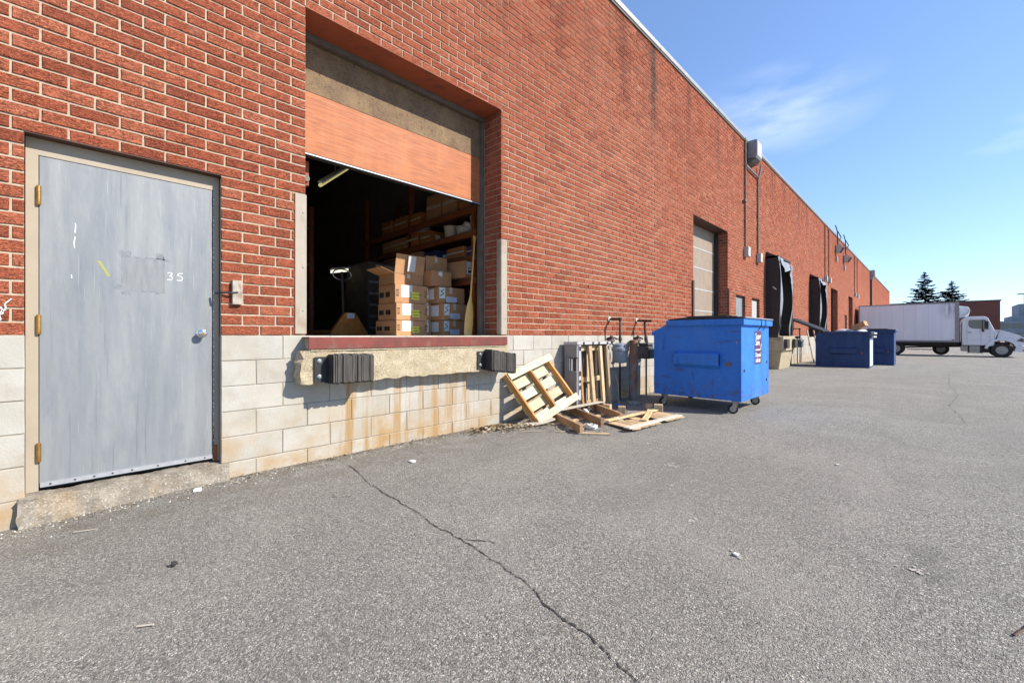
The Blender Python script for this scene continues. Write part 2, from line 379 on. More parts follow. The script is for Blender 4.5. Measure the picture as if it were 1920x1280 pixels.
    simple('door_panel_white', (.44, .43, .41), (.36, .355, .34), 5, .6, .1, 30)
    simple('brown_dark', (.10, .045, .03), (.06, .03, .022), 6, .7, .2)
    simple('coping', (.34, .335, .32), (.27, .27, .26), 5, .45, .1, 30, .5)
    simple('coping_dark', (.055, .048, .042), (.09, .08, .07), 9, .7)
    simple('metal_grey', (.30, .305, .32), (.23, .235, .25), 6, .45, .1, 30, .35)
    simple('conduit', (.10, .085, .075), (.15, .13, .115), 20, .6)
    simple('white_fixture', (.50, .485, .44), (.38, .365, .33), 12, .5)
    simple('interior_wall', (.30, .27, .24), (.24, .215, .19), 2, .9)
    simple('interior_floor', (.42, .38, .33), (.32, .29, .25), 3, .7)
    simple('rack_orange', (.30, .085, .028), (.22, .06, .022), 6, .55, .2)
    simple('shelf_board', (.20, .11, .06), (.13, .075, .045), 9, .8, .2, stretch=(3, 20, 20))
    b = NB('cardboard'); oi = b.n('ObjectInfo'); n1 = b.noise(9, 4, b.map((1, 1, 1)))
    col = b.mix(oi.outputs['Random'], (.43, .225, .108), (.52, .285, .145))
    col = b.mix(b.ramp(n1, [(.4, 0), (.75, .4)]), col, (.26, .155, .09))
    b.done(col, .85, b.bump(b.noise(1, 2, b.map((200, 200, 3))), .05, .002), 0, .25)
    simple('cardboard_orange', (.46, .17, .055), (.38, .14, .05), 6, .8)
    simple('print_black', (.02, .018, .016), (.03, .028, .026), 9, .7)
    simple('label_white', (.80, .80, .79), (.72, .72, .71), 14, .6)
    simple('label_blue', (.55, .65, .82), (.7, .76, .86), 30, .6)
    simple('label_yellow', (.78, .74, .08), (.72, .68, .08), 14, .6)
    simple('tape_clear', (.62, .55, .45), (.52, .45, .36), 10, .25)
    simple('plastic_white', (.66, .62, .54), (.5, .46, .38), 7, .45, .1)
    simple('plastic_bag', (.62, .62, .60), (.5, .5, .48), 9, .4, .4, 20)
    simple('plastic_bin_blue', (.045, .05, .16), (.03, .035, .10), 7, .5)
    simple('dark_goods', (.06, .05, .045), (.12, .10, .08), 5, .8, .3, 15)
    simple('paddle_wood', (.80, .50, .15), (.70, .40, .11), 14, .45, .1, stretch=(6, 6, .4))
    simple('jack_orange', (.60, .25, .05), (.48, .18, .04), 8, .5, .1, dirt=(.15, .07, .03), dscale=6)
    simple('steel_bright', (.5, .5, .5), (.4, .4, .4), 20, .35, 0, metal=.8)
    b = NB('tube_glow'); b.done((.7, .65, .30), .4); b.b.inputs['Emission Color'].default_value = (.9, .8, .30, 1); b.b.inputs['Emission Strength'].default_value = .28  # faint added glow for light caught on the yellow bar
    b = NB('work_lamp'); b.done((.8, .8, .7), .4); b.b.inputs['Emission Color'].default_value = (1, .95, .75, 1); b.b.inputs['Emission Strength'].default_value = .75
    # timber
    wood('pine', (.60, .41, .20), (.70, .53, .30), 0); wood('pine_pale', (.72, .58, .34), (.80, .69, .46), 0)
    wood('pine_amber', (.46, .22, .06), (.56, .29, .095), 0); wood('old', (.34, .19, .095), (.46, .285, .155), 0)
    wood('old_tan', (.50, .34, .19), (.62, .46, .28), 0); wood('old_grey', (.50, .44, .35), (.62, .56, .46), 0)
    simple('wood_white_paint', (.46, .42, .36), (.28, .22, .165), 22, .8, .5, 60, dirt=(.20, .14, .10), dscale=25)
    simple('pallet_shade', (.23, .22, .22), (.19, .185, .185), 8, .6, .2, 40)  # darker copy of the pallet plastic, side shade put into the colour
    simple('pallet_lit', (.44, .43, .435), (.36, .35, .36), 8, .6, .2, 40)  # paler copy of the same plastic, painted for the sunlit top and front
    simple('hole_dark', (.02, .02, .025), (.03, .03, .035), 8, .8)
    # meters and pipes
    simple('meter_blue', (.24, .28, .33), (.19, .22, .26), 8, .5, .15, 40)
    simple('meter_dark', (.075, .075, .08), (.05, .05, .055), 8, .55, .3, 40)
    simple('pipe_brown', (.075, .045, .035), (.045, .03, .027), 14, .65, .2)
    simple('pipe_rust', (.22, .115, .055), (.12, .065, .04), 6, .85, .4, 60, dirt=(.22, .24, .28), dscale=3)
    simple('escutcheon', (.60, .54, .44), (.5, .44, .36), 20, .6)
    # dumpsters
    b = NB('dumpster_blue'); sc1 = b.noise(1, 5, b.map((3, 3, .8)), .6)
    col = b.mix(b.ramp(sc1, [(.35, 0), (.7, 1)]), (.026, .155, .57), (.042, .205, .65))
    col = b.mix(b.ramp(b.noise(26, 5, b.map((1, 1, .5))), [(.67, 0), (.72, .7)]), col, (.20, .30, .52))
    col = b.mix(b.ramp(b.noise(7, 7, b.map((1, 1, .3)), .75), [(.60, 0), (.70, .75)]), col, (.03, .045, .12))
    col = b.mix(b.ramp(b.noise(6, 7, b.map((.4, .4, 3.5)), .75), [(.59, 0), (.65, .75)]), col, (.075, .045, .035))
    col = b.mix(b.ramp(b.noise(1.8, 5), [(.45, 0), (.75, .35)]), col, (.10, .25, .60))
    S = b.sep(); lowm = b.math('MAXIMUM', b.math('MULTIPLY', b.math('SUBTRACT', .50, S[2]), 3.2), 0.)
    col = b.mix(b.math('MULTIPLY', b.ramp(b.noise(14, 6, b.map((1, 1, .6)), .7), [(.48, 0), (.66, .9)]), b.math('MINIMUM', lowm, .8)), col, (.10, .075, .06))
    b.done(col, b.math('MULTIPLY_ADD', sc1, .3, .38), b.bump(b.noise(2.6, 3), .55, .04), 0, .22)
    b = NB('dumpster_navy'); sc1 = b.noise(3, 5, b.map((2, 2, .6)), .6)
    col = b.mix(b.ramp(sc1, [(.35, 0), (.7, 1)]), (.026, .05, .135), (.038, .072, .18))
    col = b.mix(b.ramp(b.noise(5, 6, b.map((1, 1, .5)), .7), [(.58, 0), (.70, .6)]), col, (.03, .022, .025))
    b.done(col, .55, b.bump(b.noise(3, 3), .3, .03), 0, .2)
    simple('pale_panel', (.42, .50, .62), (.62, .66, .70), 6, .6, .1, stretch=(1, 1, .3), dirt=(.2, .22, .28), dscale=3)
    simple('lid_black', (.022, .022, .024), (.035, .034, .034), 7, .55, .2, 20)
    simple('sticker_purple', (.06, .025, .10), (.13, .022, .08), 5, .4)
    simple('sticker_red', (.55, .03, .05), (.5, .03, .05), 5, .4)
    simple('tyre', (.022, .022, .022), (.04, .038, .036), 15, .85, .3)
    # lorry
    b = NB('lorry_white'); S = b.sep()
    col = b.mix(b.ramp(b.noise(1, 4, b.map((3, 3, .5))), [(.3, 0), (.7, 1)]), (.76, .78, .82), (.70, .72, .76))
    drt = b.math('MULTIPLY', b.ramp(b.noise(1, 5, b.map((7, 7, .8)), .6), [(.38, 0), (.6, .8)]), b.math('MULTIPLY', b.math('MINIMUM', b.math('MAXIMUM', b.math('MULTIPLY', b.math('SUBTRACT', S[0], 4.25), 2.2), 0.), 1.), b.math('MINIMUM', b.math('MAXIMUM', b.math('MULTIPLY', b.math('SUBTRACT', S[2], 2.1), 1.3), 0.), 1.)))
    b.done(b.mix(drt, col, (.16, .16, .17)), .35)
    simple('panel_seam', (.56, .57, .60), (.5, .51, .54), 3, .4)
    simple('cab_white', (.72, .74, .76), (.66, .68, .70), 3, .3, 0)
    simple('trailer_rail', (.30, .30, .30), (.24, .24, .24), 6, .6)
    simple('grime', (.13, .125, .13), (.2, .195, .2), 5, .8)
    simple('glass_dark', (.035, .045, .055), (.05, .06, .07), 2, .08, 0, spec=.8)
    simple('chassis', (.028, .026, .025), (.05, .046, .042), 6, .75)
    simple('tank', (.36, .34, .30), (.27, .255, .23), 6, .4, 0, metal=.4)
    simple('wheel_rim', (.42, .41, .38), (.28, .27, .25), 14, .55, 0, metal=.3)
    simple('orange_lens', (.6, .2, .03), (.5, .16, .03), 6, .4)
    # far things
    simple('far_brick', (.17, .060, .045), (.13, .05, .04), .6, .9, .2, 10)
    simple('far_grey', (.26, .28, .31), (.2, .215, .24), .3, .8)
    simple('far_dark', (.09, .10, .12), (.12, .13, .15), .5, .5)
    simple('bark', (.055, .040, .030), (.035, .027, .022), 8, .95, .5)
    b = NB('needles'); r = b.rnd()
    b.done(b.ramp(r, [(0., (.008, .018, .011)), (1., (.026, .045, .022))]), .85, None, 0, .15)
    b = NB('leaf_litter'); r = b.rnd()
    b.done(b.ramp(r, [(0., (.03, .02, .013)), (.45, (.12, .07, .032)), (.8, (.40, .28, .14)), (1., (.62, .52, .36))]), .9, None, 0, .15)
    b = NB('grit'); r = b.rnd()
    b.done(b.ramp(r, [(0., (.10, .085, .07)), (.6, (.28, .25, .21)), (1., (.62, .58, .52))]), .9, None, 0, .15)
    simple('splat', (.46, .43, .385), (.33, .31, .28), 80, .9)
    simple('paper', (.74, .72, .68), (.6, .58, .54), 14, .8, .3, 30)
    simple('rope', (.40, .34, .24), (.3, .25, .18), 30, .9)
    simple('twine_blue', (.03, .20, .62), (.03, .16, .5), 20, .5)
make_materials()

from mathutils import noise as mnoise
def proj(p):
    d = Vector(p)-EYE; v = Vector((-math.sin(THETA), math.cos(THETA), 0)); r = Vector((math.cos(THETA), math.sin(THETA), 0))
    q = d.dot(v)
    return (960+790*d.dot(r)/q, 629-790*d.z/q, q) if q > .05 else None
def rough_box(x0, x1, y0, y1, z0, z1, step=.03, amp=.01, freq=18, seed=0., fn=None):
    """box whose skin is gridded and broken up"""
    mb = MB(); idx = {}
    def vert(p):
        k = tuple(round(c, 4) for c in p)
        if k not in idx:
            d = mnoise.noise_vector(Vector(p)*freq+Vector((seed, 0, 0)))*amp + mnoise.noise_vector(Vector(p)*freq*.3+Vector((seed, 5, 0)))*amp*1.2
            q = Vector(p)+d
            if fn: q = fn(Vector(p), q)
            idx[k] = len(mb.v); mb.v.append(tuple(q))
        return idx[k]
    def lin(a, b):
        n = max(1, round((b-a)/step)); return [a+(b-a)*i/n for i in range(n+1)]
    X, Y, Z = lin(x0, x1), lin(y0, y1), lin(z0, z1)
    def face(A, B, f, flip):
        for i in range(len(A)-1):
            for j in range(len(B)-1):
                q = [vert(f(A[i], B[j])), vert(f(A[i+1], B[j])), vert(f(A[i+1], B[j+1])), vert(f(A[i], B[j+1]))]
                mb.f.append(tuple(q[::-1] if flip else q)); mb.r.append(0.)
    face(Y, Z, lambda a, b: (x1, a, b), False); face(Y, Z, lambda a, b: (x0, a, b), True)
    face(X, Z, lambda a, b: (a, y0, b), False); face(X, Z, lambda a, b: (a, y1, b), True)
    face(X, Y, lambda a, b: (a, b, z1), False); face(X, Y, lambda a, b: (a, b, z0), True)
    return mb

def board(parent, name, o, a, b, c, mat, warp=0.):
    """timber piece: own local frame, length along local x"""
    o, a, b, c = Vector(o), Vector(a), Vector(b), Vector(c)
    la, lb, lc = a.length, b.length, c.length
    ex = a/la; ey = (b-ex*b.dot(ex)).normalized(); ez = ex.cross(ey)
    if ez.dot(c) < 0: o = o+c
    mb = MB(); n = 6; k = .0025; rg = random.Random(hash((round(o.x, 3), round(o.y, 3), round(o.z, 3))))
    ring = [(k, 0), (lb-k, 0), (lb, k), (lb, lc-k), (lb-k, lc), (k, lc), (0, lc-k), (0, k)]
    for i in range(n+1):
        t = i/n; dz = warp*4*t*(1-t); jy = rg.uniform(-1, 1)*.0015
        mb.v += [(la*t, u+jy, q+dz) for u, q in ring]
    for i in range(n):
        for j in range(8): mb.f.append((i*8+j, i*8+(j+1) % 8, (i+1)*8+(j+1) % 8, (i+1)*8+j)[::-1])
    mb.f.append(tuple(range(8))); mb.f.append(tuple(range(n*8, n*8+8))[::-1]); mb.r = [0.]*len(mb.f)
    me = bpy.data.meshes.new(name); me.from_pydata(mb.v, [], [f[::-1] for f in mb.f]); me.materials.append(M[mat])
    ob = bpy.data.objects.new(name, me); link(ob, parent)
    Mx = Matrix((ex, ey, ez)).transposed().to_4x4(); Mx.translation = o-(OFF[parent.name] if parent is not None else Vector())
    ob.matrix_local = Mx
    return ob

# ------------------------------------------------------------------ ground
xs = [-60, -20, -5, -1, 0, .4, .8, 1.2, 1.6, 2.2, 3, 4, 6, 8, 12, 20, 40, 100, 300, 900]
ys = [-300, -60, -10, -4, -2, -1.2, -.7, -.4, -.1, .2, .5, .8, 1.2, 2, 4, 8, 12, 16, 18, 20, 22, 24, 26, 28, 30, 32, 34, 36, 38, 42, 60, 100, 200, 500, 1500]
g = MB(); g.v = [(x, y, ground_z(x, y)) for x in xs for y in ys]; ny = len(ys)
g.f = [(i*ny+j, (i+1)*ny+j, (i+1)*ny+j+1, i*ny+j+1) for i in range(len(xs)-1) for j in range(ny-1)]; g.r = [0.]*len(g.f)
props(g.build('asphalt_yard', 'asphalt', smooth=True), kind='structure')

def crack(pts, wd, name, seed):
    rg = random.Random(seed); P = []
    for (a, b) in zip(pts, pts[1:]):
        n = max(2, int(math.dist(a, b)/.009))
        for i in range(n): P.append((a[0]+(b[0]-a[0])*i/n, a[1]+(b[1]-a[1])*i/n))
    P.append(pts[-1]); mb = MB(); V = []
    wx = wy = 0.
    for i, p in enumerate(P):
        wx = wx*.9+rg.uniform(-.0055, .0055); wy = wy*.9+rg.uniform(-.0055, .0055)
        q = P[min(i+1, len(P)-1)]; o = P[max(0, i-1)]
        dx, dy = q[0]-o[0], q[1]-o[1]; L = math.hypot(dx, dy) or 1
        h = wd*rg.uniform(.25, 1.6)*(.75+.25*math.sin(i*.07+seed))*min(1, .25+i/6, .25+(len(P)-i)/8)
        x, y = p[0]+wx, p[1]+wy; z = ground_z(x, y)+.0035
        V.append((x-dy/L*h, y+dx/L*h, z)); V.append((x+dy/L*h*rg.uniform(.6, 1.2), y-dx/L*h, z))
    mb.add(V, [(2*i, 2*i+1, 2*i+3, 2*i+2) for i in range(len(P)-1)])
    return props(mb.build(name, 'crack'), kind='structure')
crack([(.356, 1.592), (.883, 1.502), (1.311, 1.484), (1.75, 1.449), (2.119, 1.442), (2.296, 1.421), (2.453, 1.403), (2.624, 1.389), (2.718, 1.373), (2.895, 1.331), (3.036, 1.307), (3.146, 1.273), (3.265, 1.236), (3.6, 1.15)], .0042, 'asphalt_crack', 1)
crack([(2.10, 1.455), (2.17, 1.50), (2.20, 1.53), (2.25, 1.555)], .0035, 'asphalt_crack', 2)
crack([(.95, 1.17), (1.02, 1.24), (1.04, 1.30)], .003, 'asphalt_crack', 3)
crack([(2.3, 8.6), (3.1, 8.0), (3.9, 7.9), (4.6, 7.4)], .005, 'asphalt_crack', 4)
crack([(4.3, 17.5), (4.22, 14.), (4.28, 11.5), (4.12, 9.6), (4.25, 7.9)], .0035, 'asphalt_crack', 5)

# ------------------------------------------------------------------ the long warehouse
ROW, MOD, BASE, TOP = .083, .2410, 1.12, 1.12+70*.083
YA, YB = -5.0, 76.0
DOCK = dict(o=(1.356, 3.75, 1.12, BASE+35*ROW), d=.37)
OPEN = [(-.275, .732, -.5, BASE+15*ROW), (1.356, 3.75, 1.12, BASE+35*ROW), (9.935, 12.28, 1.12, BASE+34*ROW), (12.272, 12.284, BASE+34*ROW, TOP+1),
        (12.97, 13.82, -.5, BASE+14*ROW), (14.47, 15.30, -.5, BASE+14*ROW), (16.25, 17.65, 1.12, BASE+30*ROW), (23.45, 24.9, 1.12, BASE+30*ROW),
        (29.0, 31.4, 1.12, BASE+32*ROW), (36.07, 38.2, 1.12, BASE+32*ROW), (34.2, 35.3, -.5, BASE+16*ROW)]
wh = thing('warehouse', 'long red brick warehouse with pale painted block base and loading doors', 'building', (0, 0, 0))

def cells(z0, z1, openings, x):
    """flat wall face with the openings left out"""
    mb = MB(); yc = sorted({YA, YB, *[q for o in openings for q in o[:2]]}); zc = sorted({z0, z1, *[min(max(q, z0), z1) for o in openings for q in o[2:]]})
    for ya, yb in zip(yc, yc[1:]):
        for za, zb in zip(zc, zc[1:]):
            ym, zm = (ya+yb)/2, (za+zb)/2
            if any(o[0] < ym < o[1] and o[2] < zm < o[3] for o in openings): continue
            mb.quad((x, ya, za), (x, yb, za), (x, yb, zb), (x, ya, zb))
    return mb
wall = cells(BASE, TOP, OPEN, -.007)
for (a, b, z0, z1) in OPEN:                       # reveals behind the brick
    if z1 > TOP: wall.box(-.10, -.06, a-.01, b+.01, z0, TOP); continue
    dd = -.37 if z0 > 1 else -.11
    wall.quad((-.007, b+.007, max(z0, BASE)), (dd, b+.007, max(z0, BASE)), (dd, b+.007, z1), (-.007, b+.007, z1))
    wall.quad((-.007, a-.007, max(z0, BASE)), (dd, a-.007, max(z0, BASE)), (dd, a-.007, z1), (-.007, a-.007, z1))
wallo = wall.build('brick_wall', 'mortar', wh)

def brick_verts(L, H, D, rg, c=.0035, j=.0016):
    xf = rg.uniform(-.0015, .0025)
    def J(): return rg.uniform(-j, j)
    v = [(-D, 0, 0), (-D, L, 0), (-D, L, H), (-D, 0, H), (xf-c, J(), J()), (xf-c, L+J(), J()), (xf-c, L+J(), H+J()), (xf-c, J(), H+J()),
         (xf, c+J(), c+J()), (xf, L-c+J(), c+J()), (xf, L-c+J(), H-c+J()), (xf, c+J(), H-c+J())]
    f = [(8, 9, 10, 11), (4, 5, 9, 8), (5, 6, 10, 9), (6, 7, 11, 10), (7, 4, 8, 11), (0, 1, 5, 4), (1, 2, 6, 5), (2, 3, 7, 6), (3, 0, 4, 7)]
    return v, f
def ragged_verts(L, H, D, rg, c=.003, j=.0016):
    nl = max(2, round(L/.045)); xf = rg.uniform(-.0015, .0025); out = []
    for i in range(nl): out.append((L*i/nl, 0))
    out += [(L, 0), (L, H*.5)]
    for i in range(nl): out.append((L-L*i/nl, H))
    out += [(0, H), (0, H*.5)]
    n = len(out); v = []; jj = [(rg.uniform(-1, 1)*.0026, rg.uniform(-1, 1)*.0026) for _ in out]
    for (y, z), (a, b) in zip(out, jj): v.append((-.0085, y+a*.6, z+b*.6))
    for (y, z), (a, b) in zip(out, jj):
        v.append((xf+rg.uniform(-.0012, .0012), min(max(y+a, c), L-c)+rg.uniform(-1, 1)*.001, min(max(z+b, c), H-c)+rg.uniform(-1, 1)*.001))
    f = [tuple(range(n, 2*n))]+[(i, (i+1) % n, n+(i+1) % n, n+i) for i in range(n)]
    return v, f
def course(z0, z1, phase, mod, openings, lo=YA, hi=YB):
    """pieces of one course: (y0, y1) clipped to the solid stretches"""
    zm = (z0+z1)/2; cut = sorted((o[0], o[1]) for o in openings if o[2] < zm < o[3]); segs = []; a = lo
    for c in cut:
        if c[0] > a: segs.append((a, c[0]))
        a = max(a, c[1])
    segs.append((a, hi)); res = []
    for (s0, s1) in segs:
        k = math.floor((s0-phase)/mod); js = []
        while phase+k*mod < s1:
            if phase+k*mod > s0: js.append(phase+k*mod)
            k += 1
        e = [s0]+[q for q in js if q-s0 > .05 and s1-q > .05]+[s1]
        res += [(p, q, p == s0, q == s1) for p, q in zip(e, e[1:])]
    return res
def lay(rows, parent, mat, name, joint, depth, nmax, chamfer, jit, seed):
    rg = random.Random(seed); allp = []
    for (z0, z1, phase, mod) in rows:
        for (a, b, fa, fb) in course(z0, z1, phase, mod, OPEN):
            y0 = a+(0 if fa else joint/2); y1 = b-(0 if fb else joint/2)
            p = [proj((0, y, z)) for y in (y0, y1) for z in (z0, z1)]
            area = 0
            if all(p):
                xa, xb = min(q[0] for q in p), max(q[0] for q in p); ya, yb = min(q[1] for q in p), max(q[1] for q in p)
                ix = max(0, min(xb, 1920)-max(xa, 0)); iy = max(0, min(yb, 1280)-max(ya, 0))
                if ix > .6*(xb-xa) and iy > .6*(yb-ya): area = ix*iy
            allp.append((area, y0, y1, z0+joint/2, z1-joint/2))
    allp.sort(key=lambda t: -t[0]); cache = {}; rest = MB()
    for i, (area, y0, y1, z0, z1) in enumerate(allp):
        L = round(y1-y0, 3)
        if i < nmax:
            key = (L, rg.randrange(10 if abs(L-(rows[0][3]-joint)) < .002 else 2))
            if key not in cache:
                v, f = (ragged_verts if name == 'brick' else brick_verts)(L, z1-z0, depth, random.Random(str(key)), chamfer, jit)
                me = bpy.data.meshes.new(name); me.from_pydata(v, [], f); me.materials.append(M[mat])
                at = me.attributes.new('rnd', 'FLOAT', 'FACE'); at.data.foreach_set('value', [0.]*len(f)); cache[key] = me
            o = bpy.data.objects.new(name, cache[key]); link(o, parent); o.location = (0, y0, z0)
        else:
            v, f = (ragged_verts if name == 'brick' and -1 < y0 < 8 else brick_verts)(L, z1-z0, depth, rg, chamfer, jit)
            rest.add([(q[0], q[1]+y0, q[2]+z0) for q in v], f, rg.random())
    return rest
rows = [(BASE+i*ROW, BASE+(i+1)*ROW, .1538+(0 if i % 2 else MOD/2), MOD) for i in range(70)]
rest = lay(rows, wallo, 'brick', 'brick', .0112, .06, 300, .0035, .0016, 11)
rg = random.Random(5)
for (a, b, z0, z1) in OPEN[1:3]+OPEN[6:10]:       # bricks turning the corner into the right-hand reveals
    n = round((z1-z0)/ROW)
    for i in range(n):
        za, zb = z0+i*ROW+.006, z0+(i+1)*ROW-.006
        cuts = [-.105, -.23] if i % 2 else [-.165, -.29]
        e = [-.061]+cuts+[-.33]
        rest.box(-.06, .0, b+rg.uniform(-.0015, .0015), b+.05, za, zb, rg.random())
        for p, q in zip(e, e[1:]):
            rest.box(q+.010, p, b+rg.uniform(-.0015, .0015), b+.05, za, zb, rg.random())
ro = rest.build('brick_field', 'brick', wallo, rnd=True); ro['kind'] = 'stuff'

bopen = [o for o in OPEN if o[2] < 1]
bw = cells(-.4, BASE, bopen, -.006)
for (a, b, z0, z1) in bopen:
    bw.quad((-.006, b+.003, -.4), (-.12, b+.003, -.4), (-.12, b+.003, BASE), (-.006, b+.003, BASE)); bw.quad((-.006, a-.003, -.4), (-.12, a-.003, -.4), (-.12, a-.003, BASE), (-.006, a-.003, BASE))
bwo = bw.build('block_base', 'block_joint', wh)
brow = [(BASE-.2*(i+1), BASE-.2*i, 1.17026+(.2 if i % 2 else 0), .4) for i in range(7)]
rest = lay(brow, bwo, 'block_paint', 'block', .006, .05, 200, .004, .0022, 12)
o = rest.build('block_field', 'block_paint', bwo, rnd=True); o['kind'] = 'stuff'

# roof, ends, interior shell
m = MB(); m.box(-14, -.02, YA, YB, TOP-.16, TOP-.02); m.build('roof_deck', 'interior_wall', wh)
m = MB(); m.box(-14.2, -14, YA, YB, -.4, TOP); m.build('rear_wall', 'interior_wall', wh)
m = MB(); m.box(-14, -.02, YA-.2, YA, -.4, TOP); m.build('end_wall', 'mortar', wh)
m = MB(); m.box(-14, -.02, YB, YB+.2, -.4, TOP); m.build('end_wall', 'mortar', wh)
m = MB(); m.box(-14, -.365, YA, 5.2, 1.0, BASE-.004); m.box(-.364, -.02, 1.36, 3.745, 1.0, BASE-.006); m.build('dock_floor', 'interior_floor', wh)
m = MB(); m.box(-14, -.37, 5.0, 5.2, BASE, TOP-.2); m.build('party_wall', 'interior_wall', wh)
m = MB()
for (ya, yb, za, zb) in ((YA, 1.35, BASE, TOP-.2), (3.78, 5.0, BASE, TOP-.2), (1.35, 3.78, BASE+35*ROW+.01, TOP-.2)): m.box(-.40, -.34, ya, yb, za, zb)
m.build('inner_leaf', 'interior_wall', wh)
for i in range(25):
    ya = YA+i*3.3; yb = min(YB, ya+3.29)
    m = MB(); m.prism([(-.12, .0), (.032, .0), (.036, .012), (.036, .09), (-.12, .105)], (0, ya, TOP), (1, 0, 0), (0, 0, 1), (0, yb-ya, 0))
    co = m.build('roof_coping', 'coping', wh)
    m = MB(); m.box(-.05, .022, ya, yb, TOP-.045, TOP-.003); m.build('flashing', 'coping_dark', co)

for (a, b, z0, z1) in bopen:
    m = MB(); m.box(-.10, -.002, a, b, z1, z1+.012); m.build('lintel_plate', 'brown_dark', wh)  # soffit plate; its dark brown also paints the shadow under the head
# ---- personnel door 35
DX = -.085; zt = BASE+15*ROW
m = MB()
m.box(DX-.06, DX, -.275, -.221, .135, zt); m.box(DX-.06, DX, .694, .732, .135, zt); m.box(DX-.06, DX, -.221, .694, 2.262, zt)
fr = m.build('door_frame', 'door_frame', wh)
m = MB(); m.box(DX-.055, DX+.0015, .6945, .70, .16, .40, ); m.box(DX-.02, DX+.003, .697, .722, .137, .26); m.build('rust_patch', 'rust', fr)
m = MB(); rg = random.Random(3)
for i in range(46):
    z = .3+i*.042+rg.uniform(-.015, .015); h = rg.uniform(.004, .018); wv = rg.uniform(.002, .006)
    m.box(DX, DX+.0022, .6942, .6942+wv, z, z+h)
m.build('paint_chips', 'chalk', fr)
m = MB(); m.box(DX-.05, DX-.004, -.217, .690, .165, 2.258); leaf = m.build('door', 'door_grey', wh)
m = MB(); m.box(DX-.09, DX-.053, -.262, .715, .13, zt-.02); m.build('door_backing', 'seal_black', wh)
m = MB(); m.box(DX-.004, DX+.006, -.214, .688, .158, .186); sw = m.build('sweep_strip', 'alu', leaf)
for y in (-.17, -.06, .03, .12, .22, .36, .52, .64):
    m = MB(); m.lathe([(.006, 0), (.005, .002)], (DX+.006, y, .173), (1, 0, 0), 8); m.build('screw', 'bracket_black', leaf)
for z0, z1 in ((1.945, 2.068), (1.128, 1.253), (.322, .443)):
    m = MB(); m.lathe([(.010, 0), (.0115, .004), (.0115, (z1-z0)*.3), (.0095, (z1-z0)*.305), (.0115, (z1-z0)*.31), (.0115, (z1-z0)*.65), (.0095, (z1-z0)*.655), (.0115, (z1-z0)*.66), (.0115, z1-z0-.004), (.008, z1-z0)], (DX+.010, -.2195, z0), (0, 0, 1), 14)
    h = m.build('hinge', 'brass', leaf, smooth=True)
m = MB(); m.lathe([(.034, 0), (.033, .006), (.015, .010), (.013, .028), (.022, .034), (.030, .046), (.031, .055), (.026, .064), (.014, .069), (.0, .070)], (DX-.004, .619, 1.137), (1, 0, 0), 24)
kn = m.build('knob', 'chrome', leaf, smooth=True)
m = MB(); m.lathe([(.011, 0), (.011, .002), (.0, .0025)], (DX+.0665, .619, 1.137), (1, 0, 0), 12); m.build('keyway', 'brass', kn)
m = MB(); nx = (.0012, 0, 0); pl = (DX-.004, .405, 1.528)
strokes(m, [(.012, .053), (.024, .060), (.036, .055), (.036, .044), (.020, .034), (.036, .030), (.040, .016), (.030, .005), (.010, .006)], pl, (0, 1, 0), (0, 0, 1), nx, .006)
strokes(m, [(.098, .060), (.073, .058), (.070, .038), (.084, .040), (.096, .032), (.098, .016), (.086, .004), (.066, .006)], pl, (0, 1, 0), (0, 0, 1), nx, .006)
props(m.build('number_35', 'chalk', leaf), label='hand-chalked number 35')
m = MB(); rg = random.Random(8)
def res(y0, y1, z0, z1): m.box(DX-.005, DX-.0034, y0, y1, z0, z1)
res(.165, .40, 1.672, 1.682); res(.163, .170, 1.44, 1.675); res(.392, .399, 1.44, 1.70); res(.165, .40, 1.432, 1.439)
res(.155, .215, 1.682, 1.715); res(.352, .395, 1.677, 1.72); res(.40, .425, 1.664, 1.682); res(.125, .162, 1.445, 1.478); res(.165, .215, 1.405, 1.432); res(.345, .375, 1.42, 1.432)
m.build('tape_residue', 'tape_residue', leaf)
m = MB(); m.box(DX-.005, DX-.0036, .171, .391, 1.4395, 1.6715); m.build('poster_ghost', 'tape_faint', leaf)
m = MB(); m.ob((DX-.005, .045, 1.625), (.0016, 0, 0), (0, .05, -.10), (0, .014, .006)); m.build('paint_smear', 'yellow_green', leaf)
m = MB()
strokes(m, [(0, 0), (-.003, .03), (.002, .07)], (DX-.004, -.062, 1.70), (0, 1, 0), (0, 0, 1), (.0006, 0, 0), .0045); strokes(m, [(0, 0), (.003, .05), (.001, .06)], (DX-.004, -.060, 1.80), (0, 1, 0), (0, 0, 1), (.0006, 0, 0), .004); strokes(m, [(0, 0), (-.002, .02)], (DX-.004, -.075, 1.50), (0, 1, 0), (0, 0, 1), (.0006, 0, 0), .005)
m.build('scratch', 'chalk', leaf)['kind'] = 'stuff'
m = MB(); strokes(m, [(0, 0), (.02, .03), (.012, .06), (.04, .09), (.035, .12), (.06, .15)], (.0045, -.385, 1.19), (0, 1, 0), (0, 0, 1), (.0006, 0, 0), .007); strokes(m, [(.0, .05), (.03, .06), (.02, .10)], (.0045, -.385, 1.19), (0, 1, 0), (0, 0, 1), (.0006, 0, 0), .006)
m.build('chalk_scrawl', 'chalk', wallo)['kind'] = 'stuff'
# step under the door
def stepfn(p, q):
    if p.z > .12: q.z = min(q.z, .132)
    q.x += .05*max(0, (.10-p.z))*3 if p.x > 0 else 0
    return q
rough_box(-.12, .045, -.30, .775, -.14, .128, .025, .012, 24, 1, stepfn).build('door_step', 'rough_concrete', wh, smooth=True)
